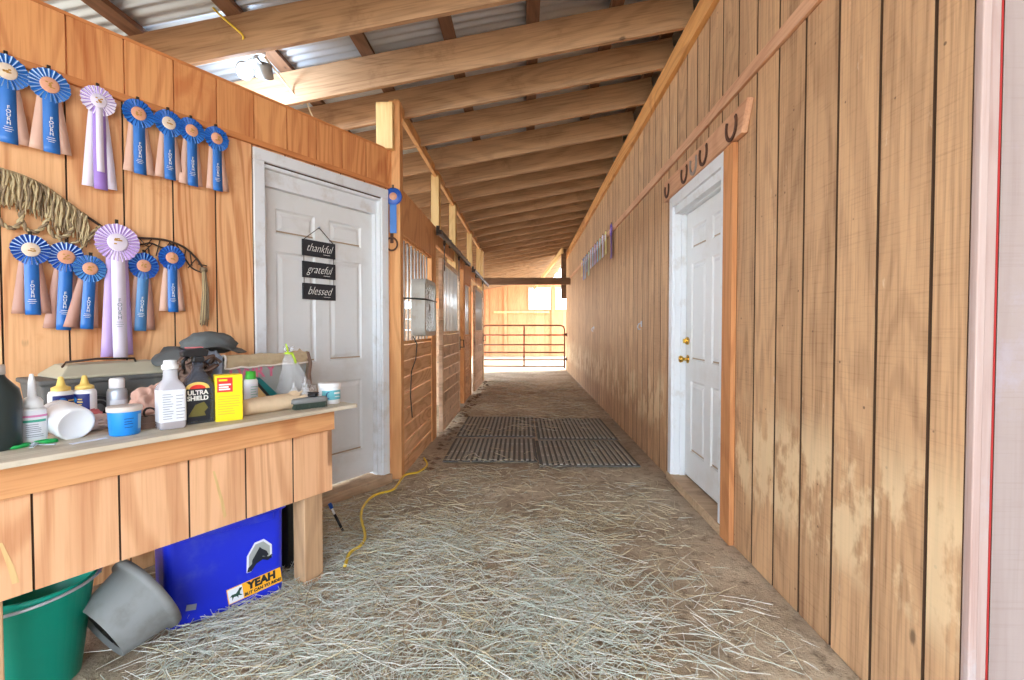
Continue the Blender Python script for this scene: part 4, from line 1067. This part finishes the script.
# fleece roll
g = on('fleece_pad', 'cream fleece pad rolled up at the front of the bench', 'pad', 1.545, .80, -2)
b = MB(); rnd = random.Random(4)
prof = []
for i in range(21):
    x = -.125 + .25 * i / 20; r = .037 * (1 - .1 * abs(x / .125) ** 3); ring = []
    for k in range(20):
        a = 2 * PI * k / 20; q = r * (1 + .09 * mnoise.noise(Vector((x * 30, math.cos(a) * 2, math.sin(a) * 2)))); ring.append((x, q * 1.35 * math.cos(a), max(.0005, .034 + q * math.sin(a))))
    prof.append(ring)
b.s = True; loft(b, prof); b.build('roll', M['sheep'], g)
t = MB()
for k in range(40):
    x = .09 + rnd.uniform(-.01, .035); a = rnd.uniform(0, PI); t.tube([(x, .04 * math.cos(a), .034 + .034 * math.sin(a)), (x + .02, .045 * math.cos(a), .036 + .042 * math.sin(a)), (x + .028, .05 * math.cos(a), .034 + .046 * math.sin(a))], [.004, .003, .001], 4)
t.build('fleece_tufts', M['sheep'], g)

# teal brush leaning, wood handle
g = on('teal_brush', 'teal backed brush leaning between the fleece roll and the plastic bag', 'brush', 1.44, .60, 0)
MB().prism([(-.075, .13), (-.05, .14), (.055, .035), (.06, .0), (.03, .0)], -.02, .02).build('back', M['tealbr'], g, bevel=.004)
MB().prism([(-.08, .125), (.026, 0), (-.02, 0), (-.085, .06)], -.016, .016).build('wooden_face', M['sheep'] if False else M['stud'], g, bevel=.003)
MB().prism([(-.084, .128), (-.074, .134), (.034, .002), (.022, .0)], -.022, .022).build('edge', M['black'], g)

# horse brush lying by the edge
g = on('bristle_brush', 'dark bristle brush lying at the right end of the bench front', 'brush', 1.40, .87, -12)
loft(MB(), [[(x, y, .028 + .0) for x, y, _ in sq(.17, .05, 0, .024)], [(x, y, .044) for x, y, _ in sq(.165, .046, 0, .022)], [(x * .9, y * .8, .05) for x, y, _ in sq(.165, .046, 0, .022)]]).build('back', M['greyrubber'], g, smooth=True)
t = MB()
for i in range(26):
    for j in range(6):
        x = -.072 + .144 * i / 25; y = -.018 + .036 * j / 5; t.tube([(x, y, .03), (x + random.uniform(-.003, .003), y + random.uniform(-.003, .003), .0005)], .0022, 4)
t.build('bristles', M['bristle'], g)
g = on('black_clip', 'small black plastic clip lying on the dark bristle brush', 'clip', 1.375, .86, 20, BT + .0505)
b = MB(); b.box(-.014, .014, -.02, .02, 0, .016); b.build('body', M['black'], g, bevel=.004); MB().box(-.006, .006, -.03, .026, .016, .022).build('lever', M['black'], g, bevel=.002)
g = on('blue_pen', 'dark blue pen lying beside the white tub', 'pen', 1.325, .80, 8, BT + .0045)
MB().tube([(-.06, 0, 0), (.05, 0, 0)], .0042, 8).build('barrel', M['navy'], g); MB().tube([(.05, 0, 0), (.06, 0, 0)], [.0035, .001], 8).build('tip', M['steel'], g)

# white tub with teal label
g = on('white_tub', 'white plastic tub with a teal label at the right corner of the bench', 'tub', 1.252, .82, 0)
b = MB(); b.lathe([(.047, 0), (.05, .004), (.051, .078), (.049, .08)], 30); bd = b.build('body', M['white'], g)
b = MB(); b.lathe([(.053, .078), (.0535, .08), (.0535, .098), (.05, .102), (.0005, .101)], 30); b.build('lid', M['white'], g)
arclabel(bd, .0508, .022, .068, 'teallabel', a=80, off=.0007)
l = MB(); l.tube([(.012 * math.cos(a) - .036, -.038 - .001, .045 + .015 * math.sin(a)) for a in [2 * PI * k / 18 for k in range(18)]], .0022, 5, True); l.build('logo_ring', M['navy'], bd)
l = MB(); l.box(-.012, .02, -.0525, -.0512, .05, .058); l.box(-.008, .02, -.0525, -.0512, .035, .038); l.build('print', M['whitetext'], bd)

# tin crate lettered DAIRY with a burlap liner
g = on('tin_crate', 'dull tin crate lettered in pink with a dusty burlap liner folded over it', 'crate', 1.355, .30)
o_, i_ = [rect(.44, .28, 0), rect(.48, .31, .215)], [rect(.47, .30, .215), rect(.44, .27, .02)]
loft(MB(), o_ + i_).build('body', M['galv'], g, bevel=.002)
for k, (ch, x) in enumerate(zip('DAIRY', (-.16, -.105, -.07, -.037, .025))): text(ch, .085, M['pinkletter'], g, (x, -.1535, .15), bold=.002, rot=(R(90) - .068, 0, 0))
ln = MB(); nx = 24
def fold(x, f):   # f 0..1 from inside rim, over the edge, down the front
    wob = .006 * mnoise.noise(Vector((x * 18, f * 5, 2))) + .004 * mnoise.noise(Vector((x * 45, f * 9, 6)))
    if f < .3: return (x, -.115 - .04 * f / .3, .225 + .018 * math.sin(f / .3 * PI / 2) + wob)
    g_ = (f - .3) / .7; return (x, -.163 - .006 * math.sin(g_ * PI) + wob * 1.2, .243 - .064 * g_ + .012 * (x + .1) + wob)
vs = []
for j in range(13):
    for i in range(nx + 1): vs.append(fold(-.215 + .455 * i / nx, j / 12))
ln.s = True; ln.add(vs, [(j * (nx + 1) + i, j * (nx + 1) + i + 1, (j + 1) * (nx + 1) + i + 1, (j + 1) * (nx + 1) + i) for j in range(12) for i in range(nx)])
lo = ln.build('liner', M['burlap'], g, solid=.004)
hm = MB(); hm.tube([Vector(fold(-.215 + .455 * i / nx, 1)) + Vector((0, -.003, 0)) for i in range(nx + 1)], .0055, 6); hm.tube([Vector(fold(-.215, j / 12)) + Vector((0, -.003, 0)) for j in range(13)], .0055, 6); hm.build('hem', M['hem'], lo)
sd = MB(); blob(sd, (.245, -.06, .16), (.02, .09, .1), .35, 3, 4, 3, False); sd.build('liner_side', M['burlap'], lo)
for x in (.235,):
    s_ = MB(); s_.tube([(x, -.16, .24), (x + .012, -.168, .18), (x + .004, -.166, .12), (x + .01, -.165, .06), (x - .006, -.162, .02)], .012, 6); s_.build('leather_strap', M['leather'], g)

# heap of straps beside the crate, wool, hat on top
g = on('strap_heap', 'tangled heap of brown leather straps behind the spray bottle', 'straps', 1.69, .44)
hp = MB(); rnd = random.Random(8)
for k in range(26):
    c = Vector((rnd.uniform(-.05, .05), rnd.uniform(-.04, .05), 0)); pts = []; ph = rnd.uniform(0, 6)
    for j in range(9):
        f = j / 8; pts.append((c.x + .05 * math.cos(f * 5 + ph), c.y + .035 * math.sin(f * 5 + ph), max(.008, .02 + .23 * (k / 26) + .03 * math.sin(f * 6 + ph * 2))))
    hp.m = rnd.choice((0, 0, 1)); hp.tube(pts, rnd.uniform(.005, .01), 6)
blob(hp, (0, 0, .1), (.07, .05, .11), .3, 3, 2, 3); hp.build('straps', [M['tangle'], M['leather']], g)
g = on('wool_pad', 'fluffy grey wool pad stuffed between the strap heap and the tin crate', 'pad', 1.595, .40, 0)
w_ = MB(); blob(w_, (0, 0, .16), (.045, .07, .1), .35, 5, 3, 4, False); w_.build('wool', M['greywool'], g)
wb = MB(); wb.box(-.035, .03, -.05, .06, 0, .12); wb.build('core', M['greywool'], g, bevel=.02)
g = on('canvas_hat', 'slouched grey waxed canvas hat dropped on top of the tin crate', 'hat', 1.60, .31, 6, BT + .25)
cr = MB(); blob(cr, (.04, 0, .045), (.12, .09, .065), .25, 2.5, 5, 4, True, .3); cr.build('crown', M['hat'], g)
br = MB(); vs = []; n1, n2 = 40, 5
for j in range(n2 + 1):
    for i in range(n1):
        a = 2 * PI * i / n1; f = j / n2; rx = .1 + .11 * f; ry = .075 + .085 * f
        x, y = math.cos(a) * rx, math.sin(a) * ry
        z = .03 - .03 * f * f * abs(math.cos(a)) + .018 * f * math.sin(a * 3 + 1) - (.03 * f if x < -.1 else 0) + .006 * mnoise.noise(Vector((x * 20, y * 20, 1)))
        vs.append((x, y, max(z, .004) if x > -.12 else z))
br.s = True; br.add(vs, [(j * n1 + i, j * n1 + (i + 1) % n1, (j + 1) * n1 + (i + 1) % n1, (j + 1) * n1 + i) for j in range(n2) for i in range(n1)])
br.build('brim', M['hat'], g, solid=.005)

# clear bag holding two small white bottles
for t, s, lab, hh in ((1.30, .60, 'small white dropper bottle at left inside the clear bag', .085), (1.255, .63, 'taller white dropper bottle at right inside the clear bag', .1)):
    b0 = on('dropper_bottle', lab, 'bottle', t, s, 0, BT + .004, 'bottles in the clear bag')
    b = MB(); b.lathe([(.018, 0), (.021, .004), (.021, hh * .55), (.012, hh * .66)], 18); b.build('body', M['white'], b0)
    b = MB(); b.lathe([(.013, hh * .64), (.013, hh * .78), (.006, hh * .82), (.003, hh * 1.15), (.0005, hh * 1.16)], 14); b.build('nozzle', M['white'], b0)
g = on('plastic_bag', 'clear plastic bag of bottles tied at the top with a lime green tie', 'bag', 1.275, .60)
b = MB(); n = 32; vs = []; Hh = .245
for j in range(15):
    f = j / 14
    for i in range(n):
        a = 2 * PI * i / n; q = (1 - f) ** .8 * (1 - .12 * f); r = .012 + .094 * q; cr_ = 1 + .22 * (1 - f * .5) * mnoise.noise(Vector((math.cos(a) * 2.5, math.sin(a) * 2.5, f * 5))) + .14 * math.sin(a * 9 + f * 4) * f
        if j == 0: r *= .75
        vs.append((-.05 * f + r * 1.05 * math.cos(a) * cr_, r * .8 * math.sin(a) * cr_, .001 + Hh * f))
b.s = True; b.add(vs, [(j * n + i, j * n + (i + 1) % n, (j + 1) * n + (i + 1) % n, (j + 1) * n + i) for j in range(14) for i in range(n)] + [tuple(range(n))])
b.build('film', M['bag'], g)
f_ = MB()
for k in range(5): a = k * 1.3; f_.tube([(-.05, 0, Hh), (-.05 + .018 * math.cos(a), .015 * math.sin(a), Hh + .025), (-.05 + .03 * math.cos(a), .025 * math.sin(a), Hh + .035)], [.008, .009, .003], 5)
f_.build('gathered_top', M['bag'], g)
M['lime'] = plain('lime_tie', (190, 226, 60), .4)
t = MB(); t.tube([(-.05 + .016 * math.cos(a), .016 * math.sin(a), Hh + .002) for a in [2 * PI * k / 14 for k in range(14)]], .006, 6, True); t.tube([(-.06, -.012, Hh), (-.07, -.018, Hh + .03), (-.078, -.02, Hh + .05)], .004, 5); t.tube([(-.04, -.014, Hh), (-.03, -.02, Hh - .03), (-.026, -.022, Hh - .05)], .006, 5); t.build('tie', M['lime'], g)

# cloths, belt
def clothheap(name, lab, cat, t, s, dims, m, seed, rz=0, z=0):
    g = on(name, lab, cat, t, s, rz, BT + z); b = MB(); blob(b, (0, 0, dims[2] * .8), dims, .42, 2.6, seed, 5, True, .5); b.build('folds', M[m], g); return g
clothheap('pink_rag', 'crumpled dusty pink rag heaped beside the clear bottle', 'cloth', 1.90, .58, (.105, .075, .078), 'pinkcloth', 3, 10)
clothheap('towel', 'white and rose towel crumpled beside the blue tub', 'cloth', 2.125, .60, (.07, .06, .03), 'palecloth', 6)
clothheap('rose_cloth', 'small rose coloured cloth folded under the yellow capped bottles', 'cloth', 2.115, .535, (.05, .025, .04), 'redcloth', 9)
g = on('leather_belt', 'coiled brown leather strap with a dark ring between the blue tub and clear bottle', 'strap', 2.0, .74)
b = MB(); n = 36
for z0, r0 in ((0, .042), (.022, .036)):
    vs = []
    for k in range(n):
        a = 2 * PI * k / n
        for r_, zz in ((r0, z0), (r0, z0 + .022), (r0 - .006, z0 + .022), (r0 - .006, z0)): vs.append((r_ * 1.1 * math.cos(a), r_ * .8 * math.sin(a), zz))
    b.add(vs, [(k * 4 + q, ((k + 1) % n) * 4 + q, ((k + 1) % n) * 4 + (q + 1) % 4, k * 4 + (q + 1) % 4) for k in range(n) for q in range(4)])
b.build('coil', M['leather'], g)
MB().tube([(.02 * math.cos(a) + .005, -.012 + .01 * math.sin(a), .056 + .018 * math.sin(a)) for a in [2 * PI * k / 20 for k in range(20)]], .004, 6, True).build('buckle_ring', M['track'], g)
g = on('paper_slip', 'narrow white paper slip on the bench in front of the tipped jar', 'paper', 2.2, .83, 6, BT + .0005)
MB().box(-.05, .05, -.012, .012, 0, .0012).build('slip', M['paper'], g)

# ------------------------------------------------------------------ under the bench
def tealbucket():
    g = thing('teal_bucket', 'teal plastic bucket with a wire bail under the left end of the bench', 'bucket', LP(2.288, .60, .0), RZL)
    b = MB(); b.lathe([(.0005, .012), (.105, .012), (.112, 0), (.118, .004), (.158, .33), (.166, .332), (.168, .35), (.160, .352), (.152, .33), (.112, .02), (.0005, .02)], 40); b.build('body', M['teal'], g)
    h = MB(); h.tube([(.176 * math.cos(a), .176 * math.sin(a), .325 + .02 * math.sin(a + 2.2)) for a in [R(180 + 6) + R(168) * k / 24 for k in range(25)]], .0055, 8); h.build('bail', M['steel'], g)
    MB().box(.158, .182, -.016, .016, .305, .345).box(-.182, -.158, -.016, .016, .305, .345).build('ears', M['teal'], g, bevel=.003)
tealbucket()
def greybucket():
    g = thing('grey_bucket', 'grey rubber bucket tipped on its side under the bench beside the blue bin', 'bucket', LP(2.075, .70, .157), 0, None, rot=Euler((0, R(65), RZL + R(4))))
    b = MB(); b.lathe([(.0005, -.06), (.10, -.06), (.108, -.075), (.116, -.075), (.148, .07), (.163, .072), (.168, .088), (.163, .104), (.15, .106), (.142, .08), (.108, -.045), (.0005, -.045)], 40); b.build('body', M['greyrubber'], g)
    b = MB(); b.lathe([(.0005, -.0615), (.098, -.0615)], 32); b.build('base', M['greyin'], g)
greybucket()
BA = math.degrees(math.atan2(.81 - .69, 1.935 - 1.496))
def bluebin():
    g = thing('blue_bin', 'blue plastic bin with a horse head sticker and an orange bumper sticker', 'bin', LP(1.935, .69, .0), RZL - R(BA))
    W, D, Hh = .455, .29, .47
    c = (W / 2, D / 2)
    secs = [[(x + c[0], y + c[1], z) for x, y, _ in sq(w, d, 0, .035, 6)] for w, d, z in ((W - .02, D - .02, 0), (W - .006, D - .006, .01), (W, D, .39), (W + .025, D + .025, .395), (W + .025, D + .025, .43))]
    ins = [[(x + c[0], y + c[1], z) for x, y, _ in sq(w, d, 0, .035, 6)] for w, d, z in ((W - .012, D - .012, .43), (W - .03, D - .03, .02))]
    loft(MB(), secs + ins).build('body', M['binblue'], g)
    MB().box(.05, W - .05, -.016, -.008, .36, .394).build('handle_lip', M['binblue'], g, bevel=.004)
    s = bpy.data.objects.new('bumper_sticker', None)
    st = MB().box(-.115, .105, -.001, .0004, -.034, .034).build('bumper_sticker', M['orange'], g, loc=(.335, .0025, .078), rot=(0, -R(7), 0))
    st.location = (.335, .0002, .078)
    MB().box(-.112, -.055, -.0016, -.0008, -.031, .031).build('white_corner', M['paper'], st)
    hs = [(-.108, -.006), (-.098, .004), (-.082, .003), (-.072, .013), (-.066, .022), (-.056, .02), (-.06, .012), (-.066, .006), (-.068, -.004), (-.058, -.014), (-.066, -.012), (-.074, -.008), (-.076, -.02), (-.08, -.01), (-.092, -.008), (-.1, -.022), (-.098, -.008), (-.102, -.003)]
    MB().prism(hs, -.0024, -.0014).build('running_horse', M['inkgreen'], st)
    text('YEAH', .046, M['inkdark'], st, (.022, -.0016, .011), bold=.0025, shear=.1)
    text('BUT CAN YO RIDE?', .0175, M['inkdark'], st, (.024, -.0016, -.02), bold=.0008, shear=.2)
    q = [(-.052, -.06), (-.05, .012), (-.018, .064), (.02, .07), (.052, .036), (.052, -.022), (.034, -.03), (.012, -.02), (-.012, -.03), (-.034, -.06)]
    em = MB().prism(q, -.001, .0006).build('badge_sticker', M['paper'], g, loc=(.348, .0002, .205))
    MB().prism([(x * .84, z * .84 + .002) for x, z in q], -.0016, -.0008).build('badge_field', M['galv'], em)
    hh = [(-.03, -.036), (-.03, -.012), (-.014, .014), (.002, .04), (.01, .03), (.03, .014), (.038, -.004), (.03, -.012), (.014, -.004), (.004, -.012), (-.008, -.02)]
    MB().prism(hh, -.0024, -.0014).build('horse_head', M['inkdark'], em)
    MB().prism([(-.05, -.058), (-.046, -.04), (-.02, -.018), (.01, -.006), (.04, -.014), (.051, -.006), (.051, -.022), (.034, -.03), (.012, -.02), (-.012, -.03), (-.034, -.058)], -.0024, -.0014).build('badge_edge', M['inkdark'], em)
    sm = MB().box(-.018, .018, -.0012, .0004, -.012, .012).build('torn_sticker', M['greyprint'], g, loc=(.09, .0004, .075), rot=(0, .2, 0))
bluebin()
g = thing('black_box', 'narrow black open box behind the blue bin and bench post', 'crate', LP(1.345, .45, .0), RZL)  # narrow black box filling the gap between blue bin and bench leg
loft(MB(), [rect(.07, .42, 0), rect(.085, .44, .42), rect(.075, .43, .42), rect(.06, .41, .01)]).build('body', M['black'], g)
MB().box(-.043, .043, -.228, -.22, .36, .42).build('rim', M['black'], g, bevel=.003)

# black handled pick leaning by the bench leg
g = thing('hoof_pick', 'black handled stable tool with a blue end leaning by the bench leg', 'tool', pf(343, 531, .012))
MB().tube([(0, 0, 0), (-.05, -.0, .1)], .008, 10).build('grip', M['black'], g)
MB().tube([(-.05, 0, .1), (-.066, 0, .135)], .0065, 10).build('white_shaft', M['white'], g)
MB().tube([(-.066, 0, .135), (-.08, -.0, .165)], .011, 10).build('blue_end', M['bluedeep'], g)

# ------------------------------------------------------------------ cords
def smoothp(p, n=8):
    p = [Vector(q) for q in p]; o = []
    for i in range(len(p) - 1):
        a, b, c, d = p[max(0, i - 1)], p[i], p[i + 1], p[min(len(p) - 1, i + 2)]
        for k in range(n):
            t = k / n; o.append(.5 * ((2 * b) + (c - a) * t + (2 * a - 5 * b + 4 * c - d) * t * t + (3 * b - a - 3 * c + d) * t ** 3))
    return o + [p[-1]]
e = MB().tube(smoothp([pf(424, 458, .06), pf(427, 465, .03), pf(418, 472, .03), pf(405, 475, .03), pf(398, 484, .03), pf(392, 490, .03), pf(375, 495, .03), pf(365, 504, .03), pf(361, 516, .03), pf(365, 535, .03), pf(361, 545, .03), pf(350, 553, .03), pf(345, 566, .03)]), .0085, 8).build('extension_cord', M['yellowcord'])
tag(e, 'yellow extension cord snaking over the dirt beside the left door sill', 'cord')

# lamp on the rafters
g = thing('flood_lamp', 'lit round flood lamp on an octagon box under the rafters at upper left', 'lamp', (-1.70, 3.02, 2.935), R(8))
b = MB(); b.lathe([(.06, .0), (.062, .004), (.062, .03), (.05, .036)], 20); b.xf(Matrix.Rotation(R(14), 4, 'X')); b.build('mount_plate', M['white'], g)
for (x, y, z, nm) in ((-.12, .14, -.03, 'a'), (.0, .16, -.03, 'b')):
    b = MB(); b.lathe([(.03, .055), (.042, .05), (.05, .0), (.054, -.03), (.048, -.032), (.04, -.005)], 24)
    aim = Matrix.Translation((x, y, z)) @ (Euler((R(-52), 0, R(30))).to_matrix().to_4x4() if nm == 'a' else Euler((R(40), 0, R(20))).to_matrix().to_4x4())
    b.xf(aim); b.build('head', M['greyrubber'], g)
    l = MB(); l.lathe([(.046, -.024), (.038, -.036), (.0005, -.04)], 24); l.xf(aim); l.build('lens', M['led'] if nm == 'a' else M['white'], g)
    MB().tube([(0, .02, .0), (x * .5, y * .5, z * .2), aim @ Vector((0, 0, .05))], .009, 8).build('arm', M['greyrubber'], g)
ld = bpy.data.lights.new('lamp_light', 'POINT'); ld.energy = 46; ld.color = (.62, .80, 1); ld.shadow_soft_size = .05
lo = bpy.data.objects.new('lamp_bulb', ld); COL.objects.link(lo); lo.parent = g; lo.location = (-.125, .16, -.10)
def xat(px, py, y):
    x = (px - 512) / F; yy = (340 - py) / F; f = math.cos(PIT) + yy * math.sin(PIT); u = yy * math.cos(PIT) - math.sin(PIT)
    X = x * math.cos(YAW) - f * math.sin(YAW); Y = x * math.sin(YAW) + f * math.cos(YAW); k = y / Y; return (X * k, y, H + u * k)
e = MB().tube(smoothp([xat(196, -14, 2.87), xat(215, 10, 2.87), xat(235, 28, 2.875), xat(243, 36, 2.88), xat(243, 44, 2.93), (-1.70, 3.02, 2.975)]), .006, 8).build('lamp_cord', M['yellowcord']); tag(e, 'yellow cord running along the rafter down to the flood lamp', 'cord')
e = MB().tube(smoothp([(-1.68, 3.04, 2.965), xat(272, 66, 3.2), xat(286, 84, 3.45), xat(298, 100, 3.55), xat(302, 104, 3.62)]), .006, 8).build('cable', M['whitecord']); tag(e, 'ivory cable from the lamp box to the pale rafter', 'cable')
e = MB().tube(smoothp([xat(306, 100, 3.64), xat(311, 113, 3.75), xat(317, 122, 3.82), xat(330, 132, 3.86)]), .005, 8).build('hanging_wire', M['whitecord']); tag(e, 'thin ivory wire sagging from the rafter to the wall top by the corner', 'wire')

# ------------------------------------------------------------------ light
w = bpy.data.worlds.new('world'); SC.world = w; w.use_nodes = True
bg = w.node_tree.nodes['Background']; bg.inputs[0].default_value = (.80, .90, 1.0, 1); bg.inputs[1].default_value = SKY
sd = bpy.data.lights.new('sun', 'SUN'); sd.energy = SUN; sd.angle = R(1.0); sd.color = (1, .95, .86)
so = bpy.data.objects.new('sun', sd); COL.objects.link(so)
so.rotation_euler = Vector((-math.cos(R(42)) * math.cos(R(22)), -math.cos(R(42)) * math.sin(R(22)), -math.sin(R(42)))).to_track_quat('-Z', 'Y').to_euler()
